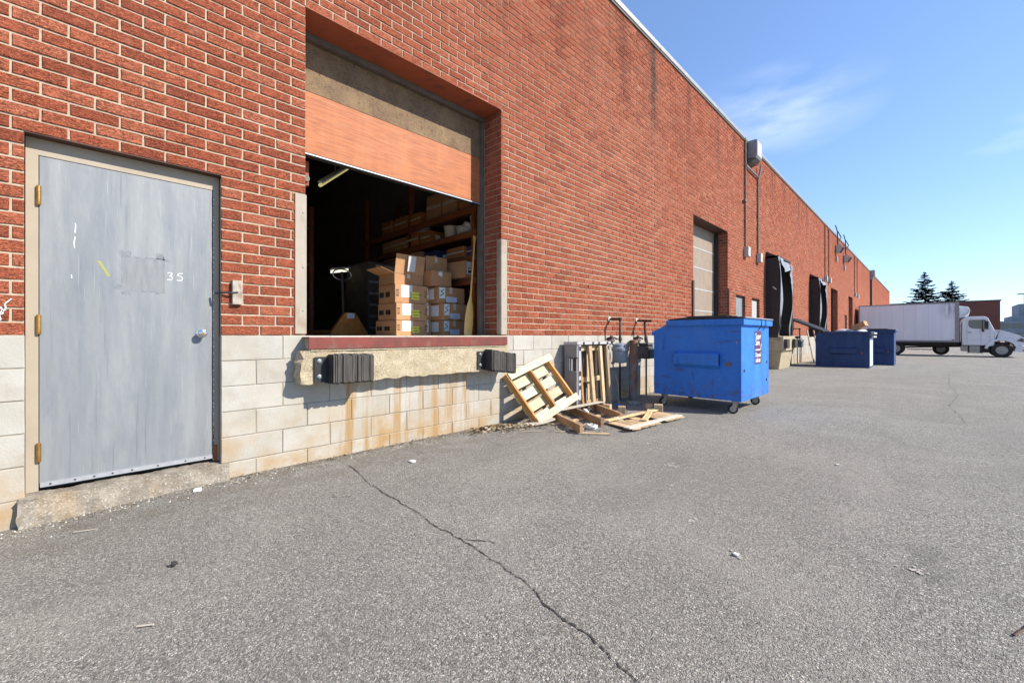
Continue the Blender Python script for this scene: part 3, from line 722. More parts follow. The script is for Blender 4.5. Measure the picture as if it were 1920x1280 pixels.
# timber block with hook beside the door
tb = MB(); tb.box(.0, .035, .800, .868, 1.366, 1.556); t = tb.build('wooden_catch_block', 'wood_white_paint', wh, bevel=.003)
m = MB(); m.tube([(.036, .835, 1.462), (.040, .79, 1.455), (.02, .74, 1.452), (-.04, .70, 1.452)], .0075, 8); m.build('hook', 'bracket_black', t)

# ---- loading dock with the half-open overhead door
PX = -.37
m = MB(); m.box(-.34, .0, 1.356, 3.75, 4.025, 4.04); m.build('lintel_plate', 'lintel_red', wh)
m = MB(); m.box(-.36, -.31, 1.356, 3.74, 3.965, 4.0249); m.build('head_seal', 'track_steel', wh)
m = MB(); m.box(PX-.05, PX, 1.37, 3.735, 3.494, 4.024); ds = m.build('door_section', 'chipboard', wh); ds['label'] = 'dirty grey-brown upper section'
m = MB(); m.box(PX-.05, PX+.002, 1.37, 3.735, 2.895, 3.488); ds2 = m.build('door_section', 'plywood_orange', wh); ds2['label'] = 'orange-brown plywood lower section'
m = MB(); m.box(PX-.055, PX+.012, 1.37, 3.735, 2.868, 2.8945); m.build('bottom_seal', 'seal_black', ds2)
m = MB(); m.box(PX+.012, PX+.016, 1.37, 3.735, 2.874, 2.884); m.build('edge_strip', 'alu', ds2)
m = MB(); m.box(PX-.06, -.335, 3.712, 3.765, 1.12, 4.0); m.box(PX-.02, -.331, 3.70, 3.7119, 1.12, 4.0); m.build('door_track', 'track_steel', wh)
m = MB(); m.box(PX-.06, -.335, 1.345, 1.39, 1.12, 4.0); m.build('door_track', 'track_steel', wh)
for (ya, yb, yc, s) in ((1.268, 1.362, 1.362, -1), (3.745, 3.846, 3.745, 1)):
    m = MB(); m.box(.002, .008, ya, yb, 1.135, 2.36); 
    if s > 0: m.box(-.075, .0019, yc-.006, yc, 1.135, 2.36)
    else: m.box(-.075, .0019, yc-.004, yc+.002, 1.135, 2.36)
    gd = m.build('corner_guard', 'guard_beige', wh, bevel=.0015)
    for z in (1.34, 1.72, 2.2):
        q = MB(); q.lathe([(.009, 0), (.008, .004), (0, .006)], (.008, (ya+yb)/2+.02, z), (1, 0, 0), 10); q.build('bolt', 'guard_beige', gd)
# concrete ledge
def ledgefn(p, q):
    if p.y < 1.36:                                             # broken left end
        k = (1.36-p.y)/.1
        q.x += mnoise.noise(p*13)*.035*k if p.x > .05 else 0
        q.y += (mnoise.noise(Vector((p.x*9, 3, p.z*9)))*.05+.02*(1 if p.z > .9 else -.2))*k
    if p.z < .74 and p.x > .05: q.z += mnoise.noise(Vector((p.y*9, 1, 0)))*.022
    if p.z > .96: q.z = min(q.z, .995)
    return q
lg = rough_box(-.02, .145, 1.262, 3.725, .70, .992, .024, .006, 26, 3, ledgefn).build('dock_ledge', 'concrete', wh, smooth=True)
m = MB(); m.prism([(-.30, 1.107), (.165, 1.107), (.165, 1.002), (.157, 1.002), (.157, 1.097), (-.30, 1.097)], (0, 1.325, 0), (1, 0, 0), (0, 0, 1), (0, 2.375, 0)); an = m.build('sill_angle', 'sill_red', wh, bevel=.003)
m = MB(); m.box(-.30, .150, 1.335, 3.69, 1.1072, 1.1095); m.build('worn_top', 'sill_worn', an)
m = MB(); m.box(-.02, .155, 1.345, 3.68, .985, 1.096); m.build('ledge_infill', 'concrete', wh)
def bumper(y0, y1, z0, z1, sag, n):
    """laminated rubber pads clamped between two black angles"""
    x0 = .152
    m = MB(); m.prism([(0, 0), (.012, 0), (.012, .02), (.105, .024), (.105, .030), (0, .030)], (x0, y0, z0), (1, 0, 0), (0, 1, 0), (0, 0, z1-z0-.02)); 
    m.box(x0, x0+.008, y0-.085, y0, z0+.01, z1-.02)
    br = m.build('dock_bumper', 'bracket_black', wh)
    for z in (z0+.06, z1-.055):
        q = MB(); q.lathe([(.019, 0), (.019, .004), (.012, .005), (.012, .013), (0, .014)], (x0+.008, y0-.045, z), (1, 0, 0), 14); q.build('bolt', 'steel_bright', br, smooth=True)
    rg = random.Random(int(y0*100)); m = MB(); L = (y1-y0-.035)/n
    for i in range(n):
        ya = y0+.03+i*L; t = i/(n-1); dz = -sag*t
        d = .125+rg.uniform(-.008, .006); za = z0-.006+rg.uniform(-.006, .006)+dz; zb = z1+rg.uniform(-.012, .004)+dz
        k = .012; m.prism([(0, za), (d-k, za), (d, za+k), (d, zb-k), (d-k, zb), (0, zb)], (x0+.004, ya, 0), (1, 0, 0), (0, 0, 1), (0, L*rg.uniform(.80, .97), 0))
    m.build('rubber_pad', 'rubber', br)
    m = MB(); m.box(x0, x0+.11, y1-.005, y1+.006, z0+.01-sag, z1-.02-sag); m.build('end_plate', 'bracket_black', br)
bumper(1.46, 1.86, .705, .955, 0, 22)
bumper(3.30, 3.735, .715, .955, .055, 26)

# ---- second overhead door, plain doors, far openings
def overhead(a, b, z1, mat, lines, x=-.34):
    m = MB(); m.box(x-.05, x, a+.004, b-.004, 1.121, z1-.003); d = m.build('overhead_door', mat, wh)
    for z in lines:
        q = MB(); q.box(x, x+.006, a+.01, b-.01, z, z+.03); q.build('section_rib', 'door_panel_white', d)
    q = MB(); q.box(x, x+.10, b-.07, b-.004, 1.121, z1-.003); q.build('door_track', 'seal_black', d)
    q = MB(); q.box(x, -.002, a, b, z1, z1+.012); q.build('lintel_plate', 'brown_dark', wh)
overhead(9.935, 12.28, BASE+34*ROW, 'door_panel_tan', (1.75, 2.30, 2.85, 3.35))
overhead(29.0, 31.4, BASE+32*ROW, 'brown_dark', (1.7, 2.3))
overhead(36.07, 38.2, BASE+32*ROW, 'brown_dark', (1.7, 2.3))
for ya in (9.85, 12.285):
    m = MB(); m.box(.002, .03, ya, ya+.085, 1.14, 2.4); m.build('corner_guard', 'brown_dark', wh)
def plain_door(a, b, z1, mat, zb=.12):
    m = MB(); m.box(-.10, -.06, a, a+.05, zb, z1); m.box(-.10, -.06, b-.05, b, zb, z1); m.box(-.10, -.06, a+.05, b-.05, z1-.05, z1); m.build('door_frame', 'brown_dark', wh)
    m = MB(); m.box(-.11, -.075, a+.05, b-.05, zb, z1-.05); d = m.build('door', mat, wh)
    q = MB(); q.lathe([(.03, 0), (.03, .01), (.012, .012), (.012, .03), (.028, .045), (.028, .06), (0, .07)], (-.075, b-.13, 1.1), (1, 0, 0), 12); q.build('knob', 'chrome', d, smooth=True)
    q = MB(); q.box(-.12, .06, a-.03, b+.03, -.3, zb-.002); q.build('door_step', 'concrete', wh)
plain_door(12.97, 13.82, BASE+14*ROW, 'door_grey'); plain_door(14.47, 15.30, BASE+14*ROW, 'door_panel_white'); plain_door(34.2, 35.3, BASE+16*ROW, 'brown_dark')
for a, b in ((16.25, 17.65), (23.45, 24.9)):
    m = MB(); m.box(-.30, -.25, a, b, 1.121, BASE+30*ROW); m.build('overhead_door', 'seal_black', wh)
    m = MB(); m.box(-.25, -.002, a, b, BASE+30*ROW, BASE+30*ROW+.01); m.build('lintel_plate', 'brown_dark', wh)

# ------------------------------------------------------------------ things fixed to the wall
def cloth(mb, f, nu, nv):
    b = len(mb.v)
    for i in range(nu+1):
        for j in range(nv+1): mb.v.append(tuple(f(i/nu, j/nv)))
    for i in range(nu):
        for j in range(nv):
            mb.f.append((b+i*(nv+1)+j, b+(i+1)*(nv+1)+j, b+(i+1)*(nv+1)+j+1, b+i*(nv+1)+j+1)); mb.r.append(0.)
    return mb
def shelter(y0, y1, p, label, zb, torn):
    t = thing('dock_shelter', label, 'dock shelter', (0, y0, zb), 'dock shelters on the warehouse wall')
    for k, y in enumerate((y0, y1-.07)):
        m = MB(); m.prism([(.004, 1.06), (p*.75, 1.06), (p, 1.4), (p*.93, 3.55), (p*.80, 3.74), (.004, 3.93)] if k == 0 else [(.004, 1.06), (p*.9, 1.06), (p, 1.3), (p*.95, 3.4), (p*.8, 3.6), (.004, 3.75)], (0, y, 0), (1, 0, 0), (0, 0, 1), (0, .07, 0))
        sp = m.build('side_panel', 'seal_black', t)
        m = MB()
        cloth(m, lambda u, v: (p*(.80+.2*math.sin(math.pi*min(1, v*1.15)))+.02+.015*math.sin(v*9+u*3), y+(-.02 if k == 0 else .0)+u*(.20 if k == 0 else -.12)+.015*math.sin(v*14), 3.72-.1*k-v*(2.78-.25*k)), 3, 26)
        m.build('edge_pad', 'metal_grey', sp, smooth=True)
    m = MB(); cloth(m, lambda u, v: (p*.9+.03*math.sin(u*11)+.05*v, y0+.15+u*(y1-y0-.3), 3.70-.10*u-(.10+.26*math.sin(u*2.6+.5)*torn)*v-.04*math.sin(u*7)*v), 18, 6)
    m.build('head_curtain', 'metal_grey', t, smooth=True)
    m = MB(); m.box(.003, p*.85, y0, y1, 3.70, 3.76); m.build('head_frame', 'seal_black', t)
    m = MB(); cloth(m, lambda u, v: (p*.97+.02*math.sin(v*9), y1-.28+.20*u+.03*math.sin(v*6), 3.62-.62*v-.18*u*v), 4, 10); m.build('torn_flap', 'metal_grey', t, smooth=True)
    return t
sh = shelter(16.0, 17.75, .43, 'black dock shelter with sagging grey head curtain behind the blue dumpster', .9, 1.)
m = MB(); m.ob((.20, 15.995, 2.72), (.10, -.01, -.10), (0, -.012, 0), (.03, 0, .03)); m.build('loose_tag', 'white_fixture', sh)
sh2 = shelter(23.2, 25.0, .40, 'black dock shelter with ripped curtain beside the navy dumpsters', .9, .4)
# concrete pier and small dock under the first shelter
pier = thing('dock_pier', 'concrete dock pier with black bumpers below the nearer shelter', 'dock pier', (0, 16.9, 0))
rough_box(.004, .50, 16.05, 17.7, .62, 1.10, .06, .012, 10, 6).build('ledge', 'concrete', pier, smooth=True)
m = MB(); m.prism([(.004, -.1), (.34, -.1), (.44, .62), (.004, .62)], (0, 16.1, 0), (1, 0, 0), (0, 0, 1), (0, 1.5, 0)); m.build('pier_wall', 'concrete', pier)
for ya in (16.1, 17.25):
    m = MB(); [m.box(.50, .60, ya+i*.05, ya+i*.05+.042, .70, 1.0) for i in range(7)]; m.build('bumper', 'rubber', pier)

def conduit(name, label, y, z0, z1, boxmat, extra=None, jog=None):
    t = thing(name, label, 'conduit', (0, y, z0), 'conduits running up the brick wall')
    m = MB(); m.tube([(.03, y, z0), (.03, y, z1)] if not jog else jog, .024, 8); m.build('pipe', 'conduit', t)
    for z in (z0+.8, (z0+z1)/2, z1-.4):
        q = MB(); q.box(.002, .05, y-.04, y+.04, z, z+.03); q.build('strap', 'conduit', t)
    q = MB(); q.box(.005, .13, y-.06, y+.16, z0-.26, z0+.02); q.build('wall_lamp_box', boxmat, t, bevel=.008)
    return t
c1 = conduit('wall_conduit', 'dark conduit left of the roof-edge box, ending in a pale wall box', 13.72, 3.72, TOP+.05, 'white_fixture')
c2 = conduit('wall_conduit', 'dark conduit right of its twin below the roof-edge box', 15.0, 3.70, 6.1, 'white_fixture')
m = MB(); m.tube([(.05, 13.72, 6.15), (.05, 15.0, 6.12), (.12, 15.02, 6.5)], .03, 8); m.build('cross_pipe', 'metal_grey', c2)
m = MB(); m.box(.02, .08, 13.55, 13.70, 5.05, 5.12); m.build('clamp', 'conduit', c1)
for i, (y, lab) in enumerate(((27.0, 'left of a pair of conduits above the farther dock shelter'), (28.15, 'right of a pair of conduits above the farther dock shelter'), (39.0, 'left of the paired conduits nearer the lorry'), (40.5, 'right of the paired conduits nearer the lorry'))):
    conduit('wall_conduit', lab, y, 4.2, TOP-.1, 'white_fixture')
rb = thing('roof_edge_box', 'grey sheet-metal box sticking out at the roof edge', 'vent box', (0, 14.0, 6.1))
m = MB(); m.prism([(.01, 6.45), (.23, 6.43), (.265, 6.48), (.265, 6.94), (.235, 6.96), (.01, 6.96)], (0, 14.0, 0), (1, 0, 0), (0, 0, 1), (0, .5, 0)); m.build('box', 'metal_grey', rb)
m = MB(); m.prism([(.01, 6.30), (.12, 6.33), (.23, 6.429), (.01, 6.449)], (0, 14.02, 0), (1, 0, 0), (0, 0, 1), (0, .45, 0)); m.build('outlet', 'conduit', rb)
m = MB(); m.box(.266, .271, 14.03, 14.47, 6.5, 6.92); m.build('cover', 'white_fixture', rb)
for y, z, lab in ((30.6, 5.9, 'white floodlight on the roof edge nearer the blue dumpster'), (33.8, 5.75, 'white floodlight on the roof edge nearer the lorry')):
    t = thing('floodlight', lab, 'floodlight', (0, y, z), 'floodlights hung over the roof edge')
    m = MB(); m.tube([(.02, y-.2, TOP+.55), (.10, y-.1, TOP+.2), (.09, y, TOP-.3), (.12, y, z+.3)], .028, 7); m.build('cable', 'seal_black', t)
    m = MB(); m.tube([(.02, y+.7, TOP+.35), (.16, y+.85, TOP+.0), (.05, y+.5, TOP-.35)], .028, 7); m.build('cable', 'seal_black', t)
    m = MB(); m.prism([(.03, z), (.20, z+.02), (.36, z+.30), (.24, z+.46), (.03, z+.46)], (0, y-.16, 0), (1, 0, 0), (0, 0, 1), (0, .45, 0)); hd = m.build('head', 'white_fixture', t)
    m = MB(); m.prism([(.20, z-.01), (.235, z-.0), (.395, z+.28), (.37, z+.30)], (0, y-.1, 0), (1, 0, 0), (0, 0, 1), (0, .34, 0)); m.build('lens', 'glass_dark', hd)
    m = MB(); m.box(.005, .10, y-.05, y+.1, z-.5, z-.2); m.build('sensor', 'white_fixture', t)
dsp = thing('downspout', 'brown downspout with grey hopper far along the wall', 'downspout', (0, 50.4, 0))
m = MB(); m.box(.004, .14, 50.2, 50.5, .0, 6.3); m.build('pipe', 'pipe_brown', dsp)
m = MB(); m.prism([(.004, 6.2), (.16, 6.2), (.34, 6.5), (.34, 7.05), (.004, 7.05)], (0, 50.1, 0), (1, 0, 0), (0, 0, 1), (0, .8, 0)); m.build('hopper', 'metal_grey', dsp)

def gas_meter(y, kind, label, z0=0.):
    t = thing('gas_meter', label, 'gas meter', (.2, y, z0), 'gas meters along the block base')
    xo = .215; H = z0+1.40
    m = MB(); m.lathe([(.045, 0), (.045, .012), (.03, .02)], (.002, y, H), (1, 0, 0), 14); m.build('escutcheon', 'escutcheon', t)
    ym = y+.05 if kind == 0 else y-.10
    if kind == 0: path = [(.0, y, H), (xo-.03, y, H), (xo, y, H-.03), (xo, y, z0+1.0)]
    else: path = [(.0, y, H), (xo+.09, y, H-.012)]
    m = MB(); m.tube(path, .020, 10); m.build('pipe', 'pipe_brown', t, smooth=True)
    if kind: 
        m = MB(); m.tube([(xo-.05, y, H-.01), (xo-.02, y-.01, z0+1.0)], .020, 10); m.build('pipe', 'pipe_brown', t, smooth=True)
    for z in ((H-.0, z0+1.06) if kind == 0 else (z0+1.06,)):
        q = MB(); q.lathe([(.030, -.025), (.032, 0), (.030, .025)], (xo if kind == 0 else xo-.025, y, z), (0, 0, 1), 10); q.build('coupling', 'pipe_brown', t)
    b = MB()
    if kind == 0:
        b.lathe([(.06, 0), (.115, .012), (.125, .05), (.13, .20), (.145, .21), (.145, .25), (.13, .26), (.115, .31), (.06, .335), (.0, .34)], (xo+.0, y, z0+.66), (0, 0, 1), 22)
        bo = b.build('meter_body', 'meter_blue', t, smooth=True)
    else:
        b.box(xo-.13, xo+.13, y-.19, y+.17, z0+.70, z0+.93); b.box(xo-.11, xo+.11, y-.16, y+.14, z0+.9301, z0+.985)
        bo = b.build('meter_body', 'meter_dark', t, bevel=.03)
        q = MB(); [q.box(xo+.131, xo+.139, y-.16, y+.13, z0+.72+i*.03, z0+.737+i*.03) for i in range(6)]; q.build('rib', 'meter_dark', bo)
    q = MB(); q.box(xo+.06, xo+.135, y-.06, y+.06, z0+.88, z0+.965); q.build('dial_cover', 'metal_grey', bo, bevel=.008)
    # inlet riser, valve and regulator
    yr = y-.20 if kind == 0 else y-.26
    m = MB(); m.tube([(.10, y+.19, z0-.05), (.10, y+.19, z0+1.02), (.12, y+.17, z0+1.10), (.17, y+.06, z0+1.10), (.20, y+.04, z0+.99)], .017, 9); m.build('riser', 'pipe_brown', t, smooth=True)
    m = MB(); m.lathe([(.0, -.02), (.06, -.015), (.075, 0), (.06, .02), (.025, .03), (.025, .07), (0, .075)], (.14, yr+.02, z0+1.05), (.3, -.2, .6), 16); m.build('regulator', 'pipe_brown', t, smooth=True)
    m = MB(); m.tube([(.14, yr, z0+1.05), (.15, yr+.10, z0+1.09), (.17, yr+.18, z0+1.06)], .016, 8); m.build('link_pipe', 'pipe_brown', t, smooth=True)
    m = MB(); m.lathe([(.022, -.05), (.030, -.03), (.030, .03), (.022, .05)], (.10, y+.19, z0+.75), (0, 0, 1), 10); m.box(.115, .125, y+.13, y+.25, z0+.74, z0+.76); m.build('valve', 'pipe_brown', t)
    return t
gas_meter(6.31, 0, 'blue-grey round gas meter beside the grey pallet')
gas_meter(7.26, 1, 'black ribbed gas meter beside the blue dumpster')
gas_meter(20.0, 0, 'gas meter between the two dock shelters', -.01)
bol = thing('pipe_bollard', 'rusty steel pipe bollard between the two gas meters', 'bollard', (.42, 6.37, 0))
m = MB(); m.lathe([(.067, -.05), (.067, 1.03), (.060, 1.045), (0, 1.05)], (.42, 6.37, 0), (.01, .0, 1), 20); m.build('post', 'pipe_rust', bol, smooth=True)
m = MB(); m.lathe([(.12, -.02), (.10, .03), (.07, .05)], (.42, 6.37, 0), (0, 0, 1), 14); m.build('footing', 'rough_concrete', bol)
for k, (x, y, lean) in enumerate(((.45, 21.3, .03), (.62, 21.6, .06))):
    t = thing('leaning_plank', ('weathered white plank standing nearest the navy dumpster lid', 'dark plank standing behind the navy dumpster')[k], 'plank', (x, y, 0), None)
    board(t, 'plank', (x, y, 0), (-.25, lean, 1.35), (0, .16, 0), (.03, 0, 0), ('wood_white_paint', 'old')[k])

# ------------------------------------------------------------------ pallets and timber scraps by the wall
BL = Vector((.475, 3.964, 0.012)); e1 = Vector((-.402, -.206, .612)); e2 = Vector((-.055, .898, .225))
nrm = e1.cross(e2).normalized()
if nrm.x < 0: nrm = -nrm
u1, u2 = e1.normalized(), e2.normalized(); L1, L2 = e1.length, e2.length
lp = thing('wooden_pallet', 'pale new wooden pallet tipped on its corner against the wall', 'pallet', BL, 'pallets')
for k, (s, wd) in enumerate(((0., .035), (.46, .035), (.96, .035))):     # three stringers
    o = BL+u2*(L2*s-(.035 if s > .9 else 0)+.0)-nrm*.085
    board(lp, 'stringer', o, e1, u2*wd, nrm*.085, 'pine_amber')
for s in (0., 1.):
    o = BL+u1*((L1-.095)*s)+nrm*.001-u2*(-.02 if s else .0)
    board(lp, 'deck_board', o, e2*1.0, u1*.095, nrm*.016, 'pine_pale')
for s in (.02, .28, .54, .80):
    o = BL+u1*((L1-.10)*s)-nrm*.103
    board(lp, 'deck_board', o, e2*.985, u1*.125, nrm*.016, 'pine_pale')
# grey plastic pallet standing upright
gp = thing('plastic_pallet', 'grey plastic pallet standing upright against the block wall', 'pallet', (.15, 5.4, 0), 'pallets')
m = MB(); m.box(.06, .085, 5.0, 5.86, .02, 1.0); m.build('deck', 'pallet_shade', gp)
m = MB(); m.box(.06, .285, 4.985, 5.03, .02, .60); m.box(.06, .285, 4.985, 5.03, .80, .985); m.box(.06, .13, 4.985, 5.03, .6, .8); m.build('side_rail', 'pallet_shade', gp, bevel=.006)
m = MB(); m.box(.06, .285, 5.83, 5.875, .02, 1.0); m.build('side_rail', 'pallet_shade', gp, bevel=.006)
m = MB(); m.box(.05, .30, 4.98, 5.88, .985, 1.03); m.build('end_rail', 'pallet_lit', gp, bevel=.006)
for y in (5.035, 5.79):
    m = MB(); m.box(.27, .29, y, y+.055, .02, .984); st = m.build('face_strip', 'pallet_lit', gp)
    for z, h in ((.90, .06), (.53, .07), (.43, .04), (.33, .06), (.12, .06)):
        q = MB(); q.box(.2901, .293, y+.005, y+.05, z, z+h); q.build('slot', 'hole_dark', st)
for y in (5.12, 5.36, 5.52, 5.76):
    q = MB(); q.box(.3, .3025, y, y+.045, .99, 1.025); q.build('slot', 'hole_dark', gp)
    q = MB(); q.box(.12, .23, y, y+.045, 1.0302, 1.032); q.build('slot', 'hole_dark', gp)
up = thing('wooden_pallet', 'amber wooden pallet stood on end inside the grey pallet', 'pallet', (.26, 5.45, 0), 'pallets')
for y, x, w_ in ((5.14, .22, .045), (5.30, .30, .075), (5.57, .30, .065), (5.74, .31, .05)):
    board(up, 'stringer', (x+.03, y, .0), (-.07, random.uniform(-.03, .0), .965), (0, w_, 0), (.04, 0, .0), 'old_tan' if x > .25 else 'pine_amber')
for z in (.06, .42, .89):
    board(up, 'deck_board', (.21, 5.12, z), (0, .70, .0), (0, 0, .075), (.018, 0, 0), 'old_tan')
for y in (5.20, 5.42, 5.48, 5.66):
    board(up, 'deck_board', (.17, y, .02), (-.03, .0, .93), (0, .05, 0), (.016, 0, 0), 'old_tan')
# broken pallet lying flat
bp = thing('broken_pallet', 'broken wooden pallet skeleton lying in front of the standing pallets', 'pallet', (.65, 4.6, 0), 'pallets')
for a, b in (((.40, 4.33), (1.10, 3.93)), ((.20, 4.92), (1.06, 4.42)), ((.25, 5.40), (1.04, 4.90))):
    d = Vector((b[0]-a[0], b[1]-a[1], 0)); s = Vector((-d.y, d.x, 0)).normalized()*.038
    board(bp, 'stringer', (a[0], a[1], .012), d, s, (0, 0, .092), 'old')
board(bp, 'deck_board', (.30, 4.22, .106), (.05, 1.22, .012), (.09, 0, 0), (0, 0, .014), 'old_grey')
board(bp, 'deck_board', (.52, 4.10, .002), (.09, 1.1, 0), (.09, 0, 0), (0, 0, .012), 'old_tan')
board(bp, 'deck_board', (.80, 4.02, .001), (.05, .95, 0), (.08, 0, 0), (0, 0, .012), 'old_grey')
# slatted deck panel lying flat
sp = thing('slat_panel', 'flat slatted wooden panel lying in front of the blue dumpster', 'panel', (1.2, 5.0, 0))
d1 = Vector((.084, 1.198, 0)); d2 = Vector((-.44, .16, 0))
O = Vector((1.501, 4.416, .03))
board(sp, 'edge_board', O+Vector((-.03, -.03, .012)), d1*1.03, Vector((-.085, .012, 0)), (0, 0, .016), 'old_grey')
for i in range(8):
    s = i/8
    if i == 4: continue
    board(sp, 'slat', O+d1*(s+.01)+Vector((-.03, .01, -.002)), d2*(1.0 if i != 2 else .85)+Vector((0, 0, -.012)), d1*.112, (0, 0, .013), 'old_tan')
board(sp, 'edge_board', O+d2*.96+Vector((0, 0, .018)), d1*.98, Vector((-.08, .01, 0)), (0, 0, .014), 'pine')
board(sp, 'loose_slat', O+d2*.55+d1*.36+Vector((.02, 0, .012)), Vector((-.22, .62, .03)), Vector((.07, .03, 0)), (0, 0, .014), 'pine', .02)
for k, (x, y, a, lab) in enumerate(((.47, 5.40, .2, 'pale timber cube at the foot of the amber pallet'), (.74, 5.36, .5, 'timber cube behind the broken pallet, nearest the slatted panel'), (.87, 5.93, .3, 'smaller of two timber cubes near the dumpster caster'), (1.07, 5.80, .4, 'larger of two timber cubes near the dumpster caster'))):
    t = thing('timber_cube', lab, 'wood block', (x, y, 0), 'sawn timber cubes')
    s = (.095, .10, .085, .115)[k]; ca, sa = math.cos(a)*s, math.sin(a)*s
    z0 = .0 if k != 1 else .0
    board(t, 'cube', (x, y, z0), (ca, sa, 0), (-sa, ca, 0), (0, 0, s*1.02), 'old_tan')
    q = MB(); q.ob((x+ca*.3-sa*.3, y+sa*.3+ca*.3, s*1.0+.0205*s), (ca*.1, sa*.1, 0), (-sa*.1, ca*.1, 0), (0, 0, .004)); q.build('nail_plate', 'rust', t)
t = thing('scrap_plank', 'weathered pale plank lying along the foot of the wall', 'plank', (.25, 3.6, 0))
board(t, 'plank', (.14, 3.32, .006), (.24, .72, .012), (.085, -.03, 0), (0, 0, .022), 'old_grey', .012)
t = thing('scrap_plank', 'short split plank end under the tipped pallet corner', 'plank', (.4, 3.95, 0))
board(t, 'plank', (.37, 3.86, .015), (.12, .30, .05), (.10, -.03, .0), (0, 0, .022), 'old_grey', .01)
t = thing('scrap_stick', 'thin reddish timber stick in front of the broken pallet', 'stick', (1.15, 4.0, 0))
board(t, 'stick', (1.10, 3.93, .004), (.26, .20, 0), (-.02, .03, 0), (0, 0, .016), 'old_tan')
# strap, twine, rubbish
m = MB(); m.tube([(.55+.36*math.sin(a*.5), 3.50+.62*a/3.1+.06*math.sin(a*2), .008+.004*math.sin(a*5)) for a in [i*.13 for i in range(25)]], .005, 6)
props(m.build('packing_strap', 'rope'), 'loose pale packing strap curling over the asphalt by the leaves', 'strap')
m = MB(); m.tube([(.34, 5.95, .50), (.40, 5.93, .36), (.43, 5.90, .16), (.46, 5.86, .03)], .006, 6)
tw = thing('blue_twine', 'blue twine knot hanging beside the amber pallet', 'twine', (.46, 5.86, 0)); m.build('cord', 'rope', tw)
m = MB(); [m.tube([(.46+.03*math.cos(i), 5.80+.03*math.sin(i*2), .02+.01*i), (.48+.05*math.sin(i), 5.76+.05*math.cos(i*3), .05), (.50, 5.83+.03*i/4, .02)], .008, 6) for i in range(5)]; m.build('knot', 'twine_blue', tw)
for k, (x, y, z, sx, sy, sz, lab) in enumerate(((1.02, 4.25, .03, .09, .07, .03, 'crumpled white plastic bag in front of the broken pallet'), (.62, 4.72, .10, .04, .04, .035, 'small white crumpled ball on the broken pallet'), (1.04, 4.85, .03, .05, .07, .035, 'ragged white foam piece at the end of the broken pallet'), (.90, 4.12, .012, .10, .12, .012, 'flat torn white film beside the broken pallet'))):
    m = MB(); m.blob((x, y, z), sx, sy, sz, .38, 10, 7, k+20); props(m.build('plastic_scrap', 'plastic_bag'), lab, 'litter', 'white plastic litter by the pallets')
for k, (x, y, s, lab) in enumerate(((.662, 2.025, .055, 'torn white paper scrap on open asphalt below the dock ledge'), (.172, .562, .05, 'crumpled paper at the foot of the door step'), (1.856, 4.063, .02, 'small pale chip right of the slatted panel'), (3.22, 2.32, .018, 'white fleck on the asphalt near the crack'), (3.35, 4.56, .02, 'small white chip on the asphalt far right'))):
    m = MB(); rg = random.Random(k+50); vs_ = [(x+s*rg.uniform(.5, 1)*math.cos(a), y+s*rg.uniform(.3, .8)*math.sin(a), .006+rg.uniform(0, .012)) for a in [j*1.05 for j in range(6)]]
    m.add(vs_+[(p[0], p[1], .004) for p in vs_], [tuple(range(6)), tuple(range(6, 12))[::-1]]+[(i, (i+1) % 6, 6+(i+1) % 6, 6+i)[::-1] for i in range(6)])
    props(m.build('paper_scrap', 'paper'), lab, 'litter', 'paper scraps on the asphalt')
for k, (x, y, a, l, lab) in enumerate(((.135, .76, .5, .09, 'wood splinter beside the door step corner'), (.39, -.06, 1.1, .11, 'wood splinter below the hinge side of the door'), (1.764, .129, .9, .06, 'wood splinter on the asphalt at lower left'), (4.145, 2.427, 1.2, .16, 'dark stick at the right edge of the asphalt'))):
    t = thing('splinter', lab, 'splinter', (x, y, 0), 'wood splinters on the asphalt')
    z = ground_z(x, y)+.004
    board(t, 'sliver', (x, y, z), (l*math.cos(a), l*math.sin(a), .003), (-.009*math.sin(a), .009*math.cos(a), 0), (0, 0, .005), 'old_grey' if k < 3 else 'brown_dark')
m = MB(); m.blob((1.304, .295, .012), .016, .014, .012, .3, 8, 5, 4); props(m.build('pebble', 'seal_black'), 'single black lump of tar on the asphalt at left', 'stone')
for k, (x, y, s_) in enumerate(((2.907, 2.599, .06), (3.871, 2.793, .055), (3.22, 2.33, .04), (2.35, 3.55, .07))):
    m = MB(); rg = random.Random(k+90)
    for i in range(26):
        cx, cy, r_ = x+rg.gauss(0, s_*.5), y+rg.gauss(0, s_*.5), rg.uniform(.04, .22)*s_
        m.add([(cx+r_*rg.uniform(.5, 1.2)*math.cos(q), cy+r_*rg.uniform(.5, 1.2)*math.sin(q),   .0024+i*.00012) for q in [j*math.pi/4 for j in range(8)]], [tuple(range(8))])
    props(m.build('asphalt_splat', 'splat'), kind='structure')
